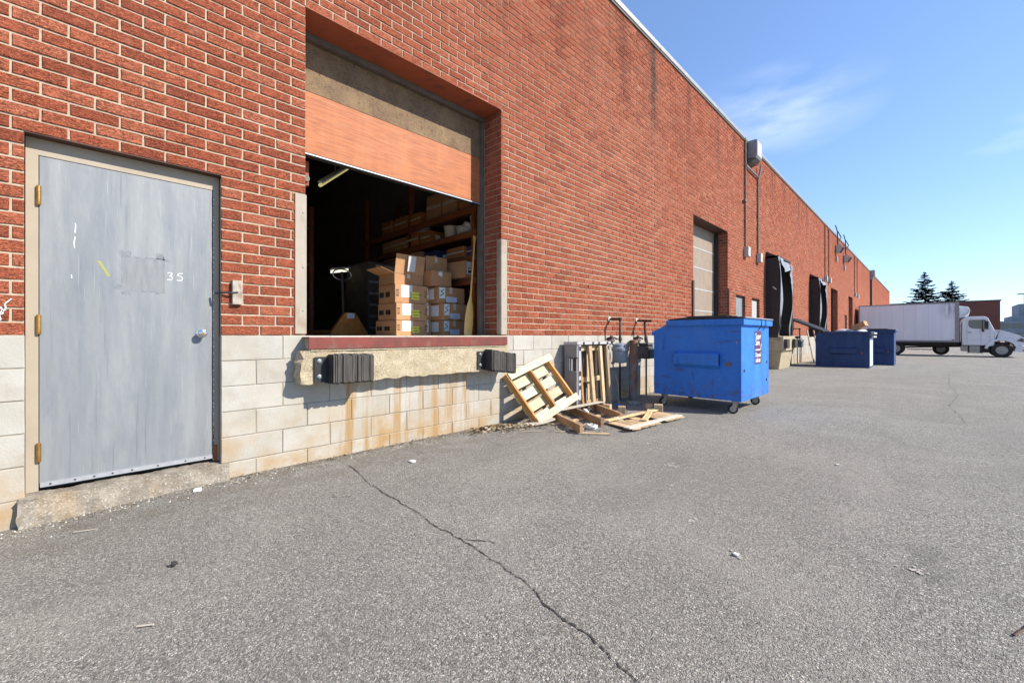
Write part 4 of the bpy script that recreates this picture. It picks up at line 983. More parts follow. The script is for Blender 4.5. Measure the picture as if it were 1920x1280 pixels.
# leaf litter and grit collected along the wall
m = MB(); rg = random.Random(77)
def leafat(x, y, z, s):
    a = rg.uniform(0, 6.28); c, d = math.cos(a), math.sin(a); t1, t2 = rg.uniform(-.5, .5)*s, rg.uniform(-.3, .9)*s
    m.add([(x-c*s, y-d*s, z), (x+d*s*.5, y-c*s*.5, z+abs(t1)*.8), (x+c*s, y+d*s, z+abs(t2)*.5), (x-d*s*.5, y+c*s*.5, z+.002)], [(0, 1, 2, 3)], rg.random())
for i in range(700):
    x = abs(rg.gauss(.0, .13))+.10; y = rg.gauss(3.50, .20); x += max(0, (y-3.4))*.45; leafat(x, y, .006+rg.uniform(0, .03), rg.uniform(.010, .030))
for i in range(450):
    y = rg.uniform(.85, 5.2); leafat(abs(rg.gauss(0, .05))+.02, y, .005+rg.uniform(0, .012), rg.uniform(.006, .018))
for i in range(380):
    leafat(rg.uniform(.3, 1.25), rg.uniform(3.8, 5.9), .005+rg.uniform(0, .015), rg.uniform(.008, .024))
for i in range(160):
    y = rg.uniform(-.6, .8); x = .10+abs(rg.gauss(0, .04)); leafat(x, y, ground_z(x, y)+.006, rg.uniform(.004, .010))
for i in range(260):
    leafat(rg.uniform(.1, .9), rg.uniform(6.0, 8.4), .006, rg.uniform(.008, .02))
props(m.build('leaf_litter', 'leaf_litter', rnd=True), 'dry brown leaves and chips along the foot of the wall', 'leaves', kind='stuff')
m = MB(); k = 0
def grit(x, y, s):
    z = ground_z(x, y); a = rg.uniform(0, 3); c, d = math.cos(a)*s, math.sin(a)*s
    m.add([(x+c, y+d, z), (x-d, y+c, z), (x-c, y-d, z), (x+d, y-c, z), (x+c*.2, y+d*.2, z+s*rg.uniform(.6, 1.2))], [(0, 1, 4), (1, 2, 4), (2, 3, 4), (3, 0, 4)], rg.random())
for i in range(1500):
    y = rg.uniform(-1., 6.5); grit(.05+abs(rg.gauss(0, .10)), y, rg.uniform(.002, .008))
for i in range(900): grit(rg.uniform(.3, 4.2), rg.uniform(.1, 6), rg.uniform(.0015, .0045))
props(m.build('grit', 'grit', rnd=True), 'loose grit scattered over the asphalt near the wall', 'grit', kind='stuff')

# ------------------------------------------------------------------ dumpsters
def caster(parent, x, y, zg, zt_, r, ang):
    m = MB(); c, s = math.cos(ang), math.sin(ang); ax = (-s, c, 0)
    cx, cy = x-c*.04, y-s*.04
    m.lathe([(r*.35, -.022), (r*.92, -.022), (r, -.015), (r, .015), (r*.92, .022), (r*.35, .022)], (cx, cy, zg+r), ax, 22); wh_ = m.build('caster', 'tyre', parent, smooth=True)
    m = MB(); m.lathe([(r*.62, -.0235), (r*.62, .0235)], (cx, cy, zg+r), ax, 16); m.build('hub', 'wheel_rim', wh_)
    m = MB()
    for q in (-.034, .030):
        o = Vector((cx-s*q, cy+c*q, zg+r))
        m.prism([(-.025, -.02), (.025, -.02), (.075, zt_-zg-r-.012), (.0, zt_-zg-r-.012)], o, (c, s, 0), (0, 0, 1), (-s*.005, c*.005, 0))
    o = Vector((x, y, 0)); m.ob((x-c*.06+s*.05, y-s*.06-c*.05, zt_-.014), (c*.12, s*.12, 0), (-s*.10, c*.10, 0), (0, 0, .0135)); m.build('fork', 'tank', wh_)
def dumpster(name, label, N, ang, W, D, zb, mat, lid, label_bits, z_side=1.19, z_top=1.36, ground=0.):
    """side profile seen from the yard; sloping mouth towards -u (the wall)"""
    t = thing(name, label, 'dumpster', (N[0], N[1], ground), None)
    eu = Vector((-math.cos(ang), -math.sin(ang), 0)); ev = Vector((-math.sin(ang), math.cos(ang), 0)); N = Vector((N[0], N[1], 0))
    m = MB(); th = .02
    prof = [(0, zb), (W, zb), (W, z_side), (W*.83, z_top-.06), (0, z_top-.06)]
    m.prism(prof, N, eu, (0, 0, 1), ev*th); m.prism(prof, N+ev*(D-th), eu, (0, 0, 1), ev*th)
    m.ob(N+ev*th+Vector((0, 0, zb)), eu*th, ev*(D-2*th), (0, 0, z_top-.06-zb)); m.ob(N+ev*th+eu*(W-th)+Vector((0, 0, zb)), eu*th, ev*(D-2*th), (0, 0, z_side-zb))
    m.ob(N+ev*th+eu*th+Vector((0, 0, zb)), eu*(W-2*th), ev*(D-2*th), (0, 0, .03))
    body = m.build('body', mat, t)
    m = MB(); r_ = .045; q = z_top-.09
    m.ob(N-eu*r_-ev*r_+Vector((0, 0, q)), eu*(W*.83+r_), ev*(r_-.001), (0, 0, .085)); m.ob(N-eu*r_+ev*(D+.001)+Vector((0, 0, q)), eu*(W*.83+r_), ev*r_, (0, 0, .085)); m.ob(N-eu*r_-ev*.001+Vector((0, 0, q)), eu*(r_-.001), ev*(D+.002), (0, 0, .085))
    m.ob(N+eu*(W-.0)-ev*.02+Vector((0, 0, z_side-.07)), eu*.03, ev*(D+.04), (0, 0, .07))
    m.build('rim', mat, t, bevel=.006)
    # fork pocket
    for side, off in ((0, 0.), (1, D)):
        s = -1 if side == 0 else 1; m = MB(); o = N+ev*off
        pr = [(0, .66), (s*.085, .69), (s*.085, .845), (0, .875)]
        pr = [(0, zb+.44), (s*.07, zb+.50), (s*.07, zb+.66), (0, zb+.70)]
        m.prism(pr, o+eu*(W*.22), ev, (0, 0, 1), eu*(W*.51)); fp = m.build('fork_pocket', mat, t, bevel=.004)
        m = MB(); m.prism([(s*.008, zb+.475), (s*.058, zb+.515), (s*.058, zb+.645), (s*.008, zb+.672)], o+eu*(W*.22-.002), ev, (0, 0, 1), eu*.003); m.build('mouth', 'hole_dark', fp)
        m = MB(); m.ob(o+eu*(W*.11)+ev*s*.001+Vector((0, 0, zb+.49)), eu*.055, ev*s*.012, (0, 0, .06)); m.build('scuff_plate', 'pipe_rust', t)
    m = MB(); m.ob(N-eu*.0+ev*(-.004)+Vector((0, 0, zb+.0)), eu*.02, ev*.004, (0, 0, z_top-zb-.1)); m.build('weld_seam', mat, t)
    if lid == 'closed':
        for i in range(2):
            m = MB(); a = N+ev*(i*D/2+.004)-eu*.03
            m.prism([(0, z_top-.004), (W*.84, z_top-.004), (W*.85, z_top+.016), (W*.5, z_top+.055), (W*.25, z_top+.05), (0, z_top+.022)], a, eu, (0, 0, 1), ev*(D/2-.008)); li = m.build('lid', 'lid_black', t, bevel=.006)
            m = MB(); [m.ob(a+eu*(W*.2)+ev*(D/2*q+.0)+Vector((0, 0, z_top+.035)), eu*W*.45, ev*.03, (0, 0, .025)) for q in (.2, .5, .8)]; m.build('lid_rib', 'lid_black', li)
        m = MB(); m.tube([N-eu*.05-ev*.02+Vector((0, 0, z_top+.012)), N-eu*.05+ev*(D+.02)+Vector((0, 0, z_top+.012))], .012, 8); m.build('hinge_rod', 'metal_grey', t)
    else:
        m = MB(); m.ob(N+eu*W*.86-ev*.02+Vector((0, 0, z_top-.03)), lid[0], ev*(D+.02), lid[1]); li = m.build('lid', 'lid_black', t, bevel=.01)
        m = MB(); [m.ob(N+eu*W*.86+ev*(q*D)+Vector((0, 0, z_top-.03))+lid[1], lid[0], ev*.05, lid[1].normalized()*.03) for q in (.0, .3, .62, .92)]; m.build('lid_rib', 'metal_grey', li)
    return t, N, eu, ev
db, N, eu, ev = dumpster('dumpster', 'bright blue wheeled dumpster with closed black lids', (2.04, 6.45), R(-.7), 1.30, 1.33, .19, 'dumpster_blue', 'closed', None)
for a, b, an in ((.10, .10, .35), (.12, 1.20, .2), (1.16, .10, 1.1), (1.16, 1.20, .4)):
    p = N+eu*a+ev*b; caster(db, p.x, p.y, 0, .189, .068, an)
# sticker on the sunny end
so_ = N-eu*.0012+ev*.60; st = MB(); st.ob(so_+Vector((0, 0, .69)), -eu*.0015, ev*.33, (0, 0, .50)); stk = st.build('sticker', 'sticker_purple', db)
o = so_-eu*.0045; yx = ev; zz = Vector((0, 0, 1))
m = MB()
text_into(m, 'Super', .125, o+ev*.02+zz*1.07, ev*.93, zz, .002); text_into(m, 'Save', .125, o+ev*.02+zz*.975, ev*.93, zz, .002)
text_into(m, 'Disposal', .085, o+ev*.015+zz*.80, ev*.93, zz*1.1, .0015); text_into(m, '1-800-881', .066, o+ev*.015+zz*.715, ev*.95, zz*1.2, .0015)
m.ob(o+ev*.02+zz*.895, -eu*.0003, ev*.22, zz*.018); m.ob(o+ev*.24+zz*.895, -eu*.0003, ev*.06+zz*.10, ev*.016)
props(m.build('lettering', 'label_white', stk), label='white lettering on the dark sticker')
m = MB(); m.ob(so_-eu*.003+ev*.30+zz*.90, -eu*.0004, ev*.028, zz*.10); m.build('red_corner', 'sticker_red', stk)
m = MB(); [m.tube([N-eu*.046+ev*q+zz*1.37, N-eu*.05+ev*(q+.01)+zz*1.28, N-eu*.006+ev*(q+.015)+zz*1.20], .006, 6) for q in (.75, .98)]; m.build('lid_strap', 'seal_black', db)
m = MB(); [m.lathe([(.022, 0), (.022, .006), (0, .007)], N-eu*.001+ev*v_+zz*z_, -eu, 10) for v_, z_ in ((.12, .62), (1.2, .42), (1.22, .7))]; m.build('rivet_scuff', 'seal_black', db)

dn, N2, eu2, ev2 = dumpster('dumpster', 'open navy dumpster heaped with bags and a cardboard box', (2.43, 18.9), 0, 1.52, 1.3, .0, 'dumpster_navy', (Vector((-1.05, -.05, .50)), Vector((.02, 0, .05))), None, 1.2, 1.27, ground=0)
m = MB(); m.ob(N2-eu2*.0015+ev2*.12+zz*.05, -eu2*.004, ev2*1.0, zz*.98); m.build('pale_panel', 'pale_panel', dn)  # pale streaked sheet laid over the right-hand side
m = MB(); m.ob(N2-eu2*.05+ev2*.05+zz*1.05, -eu2*.06, ev2*1.1, zz*.06); m.ob(N2-eu2*.05+ev2*.05+zz*1.17, -eu2*.07, ev2*1.1, zz*.06); m.build('side_bar', 'white_fixture', dn)
dumpster('dumpster', 'narrow navy dumpster behind the open one, beside the lorry', (2.93, 21.6), 0, 1.25, 1.25, -.02, 'dumpster_navy', 'closed', None, 1.2, 1.33, ground=-.02)
for k, (x, y, z, a, b, c, lab) in enumerate(((1.75, 19.4, 1.25, .34, .3, .11, 'white rubbish bag in the open navy dumpster, left'), (2.08, 19.5, 1.25, .25, .3, .10, 'white rubbish bag under the cardboard box in the navy dumpster'))):
    m = MB(); m.blob((x, y, z), a, b, c, .16, 12, 8, 60+k); m.blob((x, y+.2, z-.5), a, b, .48, .1, 10, 6, 70+k); props(m.build('rubbish_bag', 'plastic_bag', smooth=True), lab, 'bag', 'white rubbish bags')
m = MB(); m.ob((1.95, 19.25, 1.28), (.34, .0, .20), (.05, .5, 0), (-.06, 0, .16)); t = thing('cardboard_box', 'battered brown cardboard box on top of the navy dumpster', 'box', (2.1, 19.4, 1.3)); m.build('body', 'cardboard', t)
m = MB(); m.ob((1.95, 19.24, 1.28), (-.26, 0, -.03), (.05, .5, 0), (0, 0, .012)); m.build('flap', 'cardboard', t)

# ------------------------------------------------------------------ goods inside the dock
def carton(name, label, x1, y0, y1, z0, h, depth, marks='', ang=0., group='cartons stacked inside the dock', open_=False, side='cardboard'):
    """x1 is the face towards the door; local frame rotates about the front left corner"""
    t = thing(name, label, 'box', (x1, y0, z0), group); t.rotation_euler.z = ang
    W = y1-y0; D = depth; g_ = .003
    m = MB(); m.box(-D, 0, 0, W, 0.002, h); b = m.build('body', 'cardboard', t, bevel=.005, local=True)
    def pl(nm, mat, ya, yb, za, zb, d=.0015):
        q = MB(); q.box(.0003, d, ya*W, yb*W, za*h, zb*h); return q.build(nm, mat, b, local=True)
    def sl(nm, mat, xa, xb, za, zb):
        q = MB(); q.box(-xb*D, -xa*D, -.0015, -.0003, za*h, zb*h); return q.build(nm, mat, b, local=True)
    m = MB(); m.box(.0001, .0011, W*.42, W*.53, h*.62, h*.998); m.box(-D*.98, 0, W*.42, W*.53, h+.0003, h+.0012); m.build('tape', 'tape_clear', b, local=True)
    if 'c' in marks:
        pl('paper_label', 'label_white', .18, .46, .32, .97); lab_ = pl('caution_label', 'label_yellow', .50, .74, .22, .62)
        q = MB(); text_into(q, 'CAUTION', .030, (.0022, W*.515, h*.46), (0, 1, 0), (0, 0, 1), .0008); text_into(q, 'HEAVY', .032, (.0022, W*.535, h*.28), (0, 1, 0), (0, 0, 1), .0008); q.build('lettering', 'print_black', b, local=True)
        q = MB()
        for i in range(7): q.box(.0016, .0022, W*.20, W*random.uniform(.36, .45), h*(.40+i*.075), h*(.412+i*.075))
        q.build('print_line', 'metal_grey', b, local=True)
        for ya in (.03, .92):
            q = MB()
            for (a, c, e, f) in ((0, .10, .36, .40), (0, .10, .68, .72), (0, .012, .40, .68), (.044, .056, .40, .68), (.088, .10, .40, .68)): q.box(.0003, .0016, (ya+a*.8)*W, min(W*.995, (ya+c*.8)*W), e*h, f*h)
            q.build('handling_mark', 'print_black', b, local=True)
        sl('print_panel', 'print_black', .30, .56, .34, .62); sl('print_panel', 'print_black', .68, .94, .34, .62)
    if 'w' in marks:
        pl('paper_label', 'label_white', .05, .26, .30, .96); pl('paper_label', 'label_blue', .30, .70, .10, .42)
        q = MB(); strokes(q, [(.07*W, .45*h), (.20*W, .60*h), (.10*W, .75*h), (.22*W, .85*h)], (0, 0, 0), (0, 1, 0), (0, 0, 1), (.0021, 0, 0), .010); q.build('marker_scrawl', 'print_black', b, local=True)
        q = MB(); [q.box(.0016, .0021, W*.33, W*random.uniform(.5, .67), h*(.16+i*.06), h*(.175+i*.06)) for i in range(4)]; q.build('print_line', 'metal_grey', b, local=True)
        sl('paper_label', 'label_white', .25, .85, .25, .9)
        for ya in (.24, .66):
            q = MB(); q.box(.0003, .0014, W*ya, W*(ya+.10), .01, h*.09); q.build('handling_mark', 'print_black', b, local=True)
    if 's' in marks: pl('paper_label', 'label_white', .35, .52, .70, .92)
    if 'b' in marks:
        pl('paper_label', 'label_white', .05, .62, .22, .96); q = MB(); q.box(.0016, .0022, W*.12, W*.26, h*.30, h*.45); q.box(.0016, .0022, W*.10, W*.5, h*.55, h*.60); q.box(.0016, .0022, W*.52, W*.60, h*.80, h*.93); q.build('print_line', 'print_black', b, local=True)
    if open_:
        for (o, a, c, d_) in (((0, .0, h), (.05, 0, .26), (0, W, 0), (.003, 0, 0)), ((-D, 0, h), (-.10, 0, .17), (0, W, 0), (.003, 0, 0)), ((0, 0, h), (0, -.20, .06), (-D, 0, 0), (0, 0, .003)), ((0, W, h), (0, .12, .18), (-D, 0, 0), (0, 0, .003))):
            q = MB(); q.ob(o, a, c, d_); q.build('flap', 'cardboard', t, local=True)
        q = MB(); q.ob((.053, W*.36, h+.03), (.04, 0, .21), (0, W*.26, 0), (.001, 0, 0)); q.build('packing_tape', 'plastic_bag', t, local=True)
    return t
Z0 = 1.118
XA = -1.12
carton('carton', 'bottom carton of the stack with yellow caution labels', XA, 2.89, 3.39, Z0, .205, .52, 'c', .05)
carton('carton', 'second carton up in the stack with yellow caution labels', XA-.02, 2.90, 3.39, Z0+.208, .235, .50, 'c', .0)
carton('carton', 'third carton up in the stack with yellow caution labels', XA-.05, 2.90, 3.40, Z0+.446, .25, .47, 'c', -.02)
carton('carton', 'open carton with raised flaps on top of the caution stack', XA-.10, 2.92, 3.38, Z0+.70, .15, .42, '', .02, open_=True)
for k, (za, lab) in enumerate(((0, 'bottom'), (1, 'middle'), (2, 'top'))):
    carton('carton', lab+' carton of the white-and-blue labelled stack next to the paddle', -1.0+(.0, .02, -.03)[k], 3.545+(.01, .0, -.05)[k], 3.985+(.0, .0, -.02)[k], Z0+(0, .222, .462)[k], (.219, .237, .235)[k], .4, 'w', (.0, .02, -.02)[k])
    carton('carton', lab+' carton squeezed between the two front stacks', -1.26, 3.42, 3.535, Z0+(0, .24, .49)[k], (.236, .245, .21)[k], .35, 'b', .0)
carton('carton', 'plain carton with one small white sticker above the labelled stack', -1.05, 3.40, 3.76, Z0+.705, .22, .36, 's', .05)
carton('carton', 'plain carton behind and above the sticker carton', -1.22, 3.42, 3.78, Z0+.93, .22, .30, '', -.05)
rk = thing('storage_rack', 'reddish steel rack with boards along the right side of the dock room', 'rack', (-1.5, 4.3, Z0))
for x in (-.86, -2.6, -4.3):
    for y in (4.02, 4.72):
        m = MB(); m.box(x-.07, x, y, y+.07, Z0, 3.9); m.build('upright', 'rack_orange', rk)
LV = (1.95, 2.30, 2.66, 3.02)
for z in LV:
    m = MB(); m.box(-4.3, -.80, 4.0, 4.05, z-.07, z-.002); m.box(-4.3, -.80, 4.72, 4.77, z-.07, z-.002); m.build('beam', 'rack_orange', rk)
    m = MB(); m.box(-4.3, -.80, 4.0, 4.78, z-.0019, z+.02); m.build('shelf_board', 'shelf_board', rk)
m = MB(); m.box(-.80, -.795, 4.02, 4.78, Z0, 3.5); m.build('end_board', 'shelf_board', rk)
carton('carton', 'carton with a torn white label at the front of the lowest shelf', -.92, 3.90, 4.40, 1.972, .25, .40, 'b', .12, 'goods on the rack')
def goods(kind, lab, x, y, z, mat, a=.2, b=.2, c=.2, s=0):
    t = thing(kind, lab, {'bucket': 'bucket', 'plastic_bag': 'bag', 'tub': 'tub', 'carton': 'box', 'crate': 'crate'}[kind], (x, y, z), 'goods on the rack')
    m = MB()
    if kind in ('bucket', 'tub'):
        m.lathe([(a*.82, 0), (a*.86, .01), (a, c*.93), (a*1.06, c*.935), (a*1.06, c*.985), (a*.95, c), (0, c)], (x, y, z), (0, 0, 1), 18); bo = m.build('body', mat, t, smooth=True)
        q = MB(); q.tube([(x+a*1.03*math.cos(p), y-a*.2-.02, z+c*.9-a*.6*math.sin(p)) for p in [i*.35 for i in range(10)]], .005, 6); q.build('handle', 'steel_bright', t)
    elif kind == 'plastic_bag':
        m.blob((x, y, z+c), a, b, c, .25, 10, 7, s); m.build('bag', mat, t, smooth=False)
    else:
        m.box(x-a, x+a, y-b, y+b, z+.001, z+c); bo = m.build('body', mat, t, bevel=.006)
        q = MB(); q.box(x-a-.001, x+a+.001, y-b-.0012, y-b-.0002, z+c*.45, z+c*.58); q.build('tape', 'tape_clear', bo)
        q = MB(); q.box(x+a+.0003, x+a+.0015, y-b*.3, y+b*.3, z+c*.25, z+c*.7); q.build('label', 'label_white', bo)
goods('crate', 'orange printed carton on the second shelf', -1.35, 4.22, 2.32, 'cardboard_orange', .22, .18, .17)
goods('crate', 'dark blue plastic bin with white band on the second shelf', -2.0, 4.2, 2.32, 'plastic_bin_blue', .18, .18, .2)
goods('crate', 'dark carton at the front end of the second shelf', -.98, 4.25, 2.32, 'plastic_bin_blue', .12, .18, .15)
goods('bucket', 'tall white bucket at the front of the third shelf', -1.0, 4.20, 2.68, 'plastic_white', .11, c=.26)
goods('tub', 'cream tub on the third shelf', -1.32, 4.15, 2.68, 'plastic_white', .09, c=.15)
goods('tub', 'wide cream tub on the third shelf further in', -1.60, 4.16, 2.68, 'plastic_white', .12, c=.20)
goods('plastic_bag', 'grey bag slumped on the third shelf', -1.15, 4.10, 2.68, 'plastic_bag', .10, .08, .09, s=5)
goods('crate', 'small orange carton deep on the third shelf', -2.15, 4.18, 2.68, 'cardboard_orange', .14, .16, .20)
goods('crate', 'second small orange carton deep on the third shelf', -2.55, 4.18, 2.68, 'cardboard_orange', .18, .16, .24)
goods('plastic_bag', 'white bag on the orange cartons of the third shelf', -2.5, 4.18, 2.92, 'plastic_bag', .2, .15, .09, s=6)
goods('carton', 'tall tan carton on the top shelf', -1.95, 4.25, 3.04, 'cardboard', .20, .20, .42)
goods('carton', 'second tall tan carton on the top shelf', -1.50, 4.25, 3.04, 'cardboard', .19, .20, .40)
goods('crate', 'orange carton on the top shelf near the door', -1.05, 4.25, 3.04, 'cardboard_orange', .18, .22, .34)
rgb = random.Random(21)
for z, sn, xs_ in ((1.972, 'lowest', (-1.75, -2.25, -2.8)), (2.322, 'second', (-2.5, -2.95, -3.4)), (2.682, 'third', (-2.98, -3.4)), (3.042, 'top', (-2.45, -2.95, -3.45))):
    for on, x in zip(('nearest', 'middle', 'farthest'), xs_):
        goods('carton', on+' plain carton packed deep on the '+sn+' shelf', x, 4.22, z, rgb.choice(('cardboard', 'cardboard_orange', 'cardboard')), rgb.uniform(.17, .22), .2, rgb.uniform(.17, .27))
# tall goods behind the stacks
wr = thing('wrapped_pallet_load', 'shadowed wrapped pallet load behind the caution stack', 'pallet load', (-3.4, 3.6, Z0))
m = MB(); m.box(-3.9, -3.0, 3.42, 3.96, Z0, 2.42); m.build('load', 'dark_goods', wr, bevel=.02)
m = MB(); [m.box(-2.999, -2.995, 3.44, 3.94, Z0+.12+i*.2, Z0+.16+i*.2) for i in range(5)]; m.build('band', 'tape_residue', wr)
pd = thing('canoe_paddle', 'yellow wooden paddle leaning upright beside the door track', 'paddle', (-.50, 3.60, Z0))
o = Vector((-.50, 3.605, Z0)); ax = Vector((-.06, .14, 1)).normalized(); L = 1.40
sd = Vector((.15, 1, -.1)).normalized(); tk = ax.cross(sd).normalized()
prof = [(.0, .085), (.03, .098), (.15, .105), (.30, .098), (.42, .072), (.50, .036), (.56, .020), (1.22, .0165), (1.30, .018), (1.36, .036), (1.395, .050), (1.40, .046)]
m = MB(); V = []; F = []
for s, hw in prof:
    th = .006 if s < .45 else .015
    for k in range(8):
        a = k*math.pi/4; V.append(o+ax*s+sd*(hw*.62*math.cos(a))+tk*(th*math.sin(a)))
for i in range(len(prof)-1):
    for k in range(8): F.append((i*8+k, i*8+(k+1) % 8, (i+1)*8+(k+1) % 8, (i+1)*8+k))
F += [tuple(range(8))[::-1], tuple(range(len(V)-8, len(V)))]
m.add(V, F); m.build('paddle', 'paddle_wood', pd, smooth=True)
m = MB(); m.ob(o+ax*.40+tk*.009-sd*.006-ax*.01, sd*.014, ax*.03, tk*.0006); m.build('maker_mark', 'label_white', pd)
JX = -2.5
pj = thing('pallet_jack', 'orange pallet jack with upright looped handle inside the dock', 'pallet jack', (JX, 2.85, Z0))
m = MB(); m.prism([(0, 0), (.62, 0), (.40, .34), (.24, .34)], (JX, 2.57, Z0+.02), (0, 1, 0), (0, 0, 1), (-.10, 0, 0)); hd = m.build('gusset', 'jack_orange', pj, bevel=.008)
m = MB(); m.box(JX+.001, JX+.003, 2.83, 2.95, Z0+.27, Z0+.35); m.build('data_plate', 'label_blue', hd)
m = MB(); m.tube([(JX-.12, 2.83, Z0+.28), (JX-.14, 2.81, Z0+1.0)], .022, 10); hn = m.build('handle_shaft', 'pipe_brown', pj, smooth=True)
m = MB(); m.tube([(JX-.14, 2.815+.145*math.cos(a), Z0+.96+.085*math.sin(a)) for a in [i*math.pi/12 for i in range(25)]], .010, 8); m.build('handle_loop', 'steel_bright', hn, smooth=True)
m = MB(); m.tube([(JX-.12, 2.80, Z0+1.05), (JX-.10, 2.93, Z0+1.075)], .009, 6); m.build('release_lever', 'alu', hn)
for y in (2.62, 2.98):
    m = MB(); m.box(JX-1.2, JX-.1, y, y+.16, Z0+.03, Z0+.09); m.build('fork', 'jack_orange', pj)
    m = MB(); m.lathe([(.05, -.04), (.055, 0), (.05, .04)], (JX-.2, y+.08, Z0+.055), (0, 1, 0), 12); m.build('wheel', 'tyre', pj)
wl = thing('strip_lamp', 'small bright lamp behind the pallet jack handle', 'lamp', (-3.6, 3.1, 2.3)); m = MB(); m.ob((-3.6, 3.02, 2.22), (0, .30, .06), (.05, 0, 0), (0, 0, .05)); m.build('tube', 'work_lamp', wl); m = MB(); m.ob((-3.61, 3.00, 2.275), (0, .34, .06), (.07, 0, 0), (0, 0, .03)); m.build('housing', 'white_fixture', wl)
tl = thing('ceiling_tube', 'yellow tube hanging under the dock ceiling', 'lamp', (-1.2, 1.9, 2.95)); m = MB(); m.tube([(-.9, 1.82, 2.79), (-1.30, 2.31, 3.23)], .020, 10); m.build('tube', 'tube_glow', tl); m = MB(); m.ob((-.9, 1.80, 2.815), (-.40, .49, .44), (0, .05, 0), (0, 0, .02)); m.build('housing', 'white_fixture', tl); m = MB(); m.tube([(-1.1, 2.07, 3.05), (-1.1, 2.07, TOP-.2)], .008, 6); m.build('hanger', 'conduit', tl)  # yellow door track built as a hung tube, with an added glow
br = thing('door_bracket', 'orange spring bracket under the overhead door at left', 'bracket', (-.5, 1.5, 2.7)); m = MB(); m.box(-.56, -.50, 1.50, 1.56, 2.62, 2.86); m.build('plate', 'lintel_red', br); m = MB(); m.lathe([(.03, 0), (.03, .03)], (-.5, 1.53, 2.68), (1, 0, 0), 12); m.build('roller', 'conduit', br)
x = -4.6
t = thing('storage_rack', 'dark rack deep inside the dock room', 'rack', (x, 2, Z0))
for y in (.2, 1.6, 3.0):
    m = MB(); m.box(x-.05, x+.05, y, y+.08, Z0, 3.6); m.build('upright', 'rack_orange', t)
for z in (1.75, 2.45, 3.15):
    m = MB(); m.box(x-.4, x+.06, .2, 3.08, z, z+.06); m.build('shelf_board', 'shelf_board', t)
rgb = random.Random(4)
for z, sn in ((Z0, 'floor under'), (1.81, 'lower shelf of'), (2.51, 'upper shelf of')):
    y = 1.7
    for on in ('leftmost', 'middle', 'rightmost'):
        w_ = rgb.uniform(.3, .42); h_ = rgb.uniform(.25, .5)
        m = MB(); m.box(-.15, .15, 0, w_*.95, .001, h_); tt = thing('carton', on+' dim carton on the '+sn+' the dark rack', 'box', (x-.1, y, z), 'dim cartons deep inside'); m.build('body', 'cardboard', tt, local=True, bevel=.005)
        y += w_

# ------------------------------------------------------------------ delivery lorry backed to the dock
Y0 = 39.57; W_ = 2.35; tk_ = thing('delivery_lorry', 'white box lorry with refrigeration unit backed up to the warehouse', 'lorry', (4, Y0, -.2))
m = MB(); m.box(.22, 5.20, Y0, Y0+W_, .80, 3.27); bx_ = m.build('cargo_box', 'lorry_white', tk_, bevel=.02)
m = MB(); m.box(.20, 5.22, Y0-.012, Y0+W_+.012, .70, .80); m.build('bottom_rail', 'trailer_rail', tk_)
m = MB(); m.box(.20, 5.215, Y0-.010, Y0+.03, 3.21, 3.285); m.box(.20, .26, Y0-.010, Y0+.05, .80, 3.21); m.build('top_rail', 'trailer_rail', bx_)
m = MB(); m.box(5.03, 5.225, Y0-.010, Y0+.05, .80, 3.20); m.build('corner_post', 'trailer_rail', bx_)
for x in [.75+i*.61 for i in range(7)]:
    m = MB(); m.box(x, x+.012, Y0-.004, Y0-.0005, .82, 3.20); m.build('panel_seam', 'panel_seam', bx_)
m = MB(); m.box(4.62, 4.95, Y0-.006, Y0-.001, .84, .92); m.build('marking_plate', 'label_blue', bx_); m = MB(); m.box(4.90, 5.0, Y0-.02, Y0-.001, .81, .88); m.build('marker_lamp', 'orange_lens', bx_)
m = MB(); m.prism([(0, 2.25), (.42, 2.40), (.50, 2.75), (.40, 2.98), (0, 3.05)], (5.225, Y0+.35, 0), (1, 0, 0), (0, 0, 1), (0, 1.6, 0)); rf = m.build('refrigeration_unit', 'cab_white', tk_, bevel=.04)
m = MB(); m.tube([(5.4, Y0+.33, 2.45), (5.62, Y0+.33, 2.55), (5.70, Y0+.33, 2.8)], .03, 8); m.build('hose', 'white_fixture', rf)
m = MB(); m.prism([(5.34, .50), (5.34, 2.05), (5.40, 2.22), (5.55, 2.33), (6.30, 2.33), (6.45, 2.25), (6.72, 1.50), (6.72, .50)], (0, Y0+.06, 0), (1, 0, 0), (0, 0, 1), (0, W_-.2, 0)); cb = m.build('cab', 'cab_white', tk_, bevel=.05)
for yy, s in ((Y0+.06, -1), (Y0+W_-.14, 1)):
    m = MB(); m.prism([(5.62, 1.78), (5.68, 1.64), (5.80, 1.58), (6.12, 1.54), (6.24, 1.50), (6.50, 1.50), (6.43, 1.90), (6.36, 2.12), (5.68, 2.12), (5.63, 2.05)], (0, yy+s*.006, 0), (1, 0, 0), (0, 0, 1), (0, -s*.02, 0)); m.build('side_window', 'glass_dark', cb)
m = MB(); m.box(6.20, 6.24, Y0+.040, Y0+.059, 1.50, 2.12); m.build('window_post', 'chassis', cb)
m = MB(); m.ob((6.47, Y0+.2, 2.18), (.22, 0, -.62), (0, W_-.5, 0), (.02, 0, .005)); m.build('windscreen', 'glass_dark', cb)
for (a, b, c, d) in ((5.56, 5.566, .62, 2.15), (6.53, 6.536, .62, 1.55), (6.16, 6.163, .62, 1.5)):
    m = MB(); m.box(a, b+.008, Y0+.055, Y0+.0585, c, d); m.build('door_seam', 'trailer_rail', cb)
m = MB(); m.box(5.60, 5.76, Y0+.03, Y0+.058, 1.30, 1.34); m.build('door_handle', 'chassis', cb)
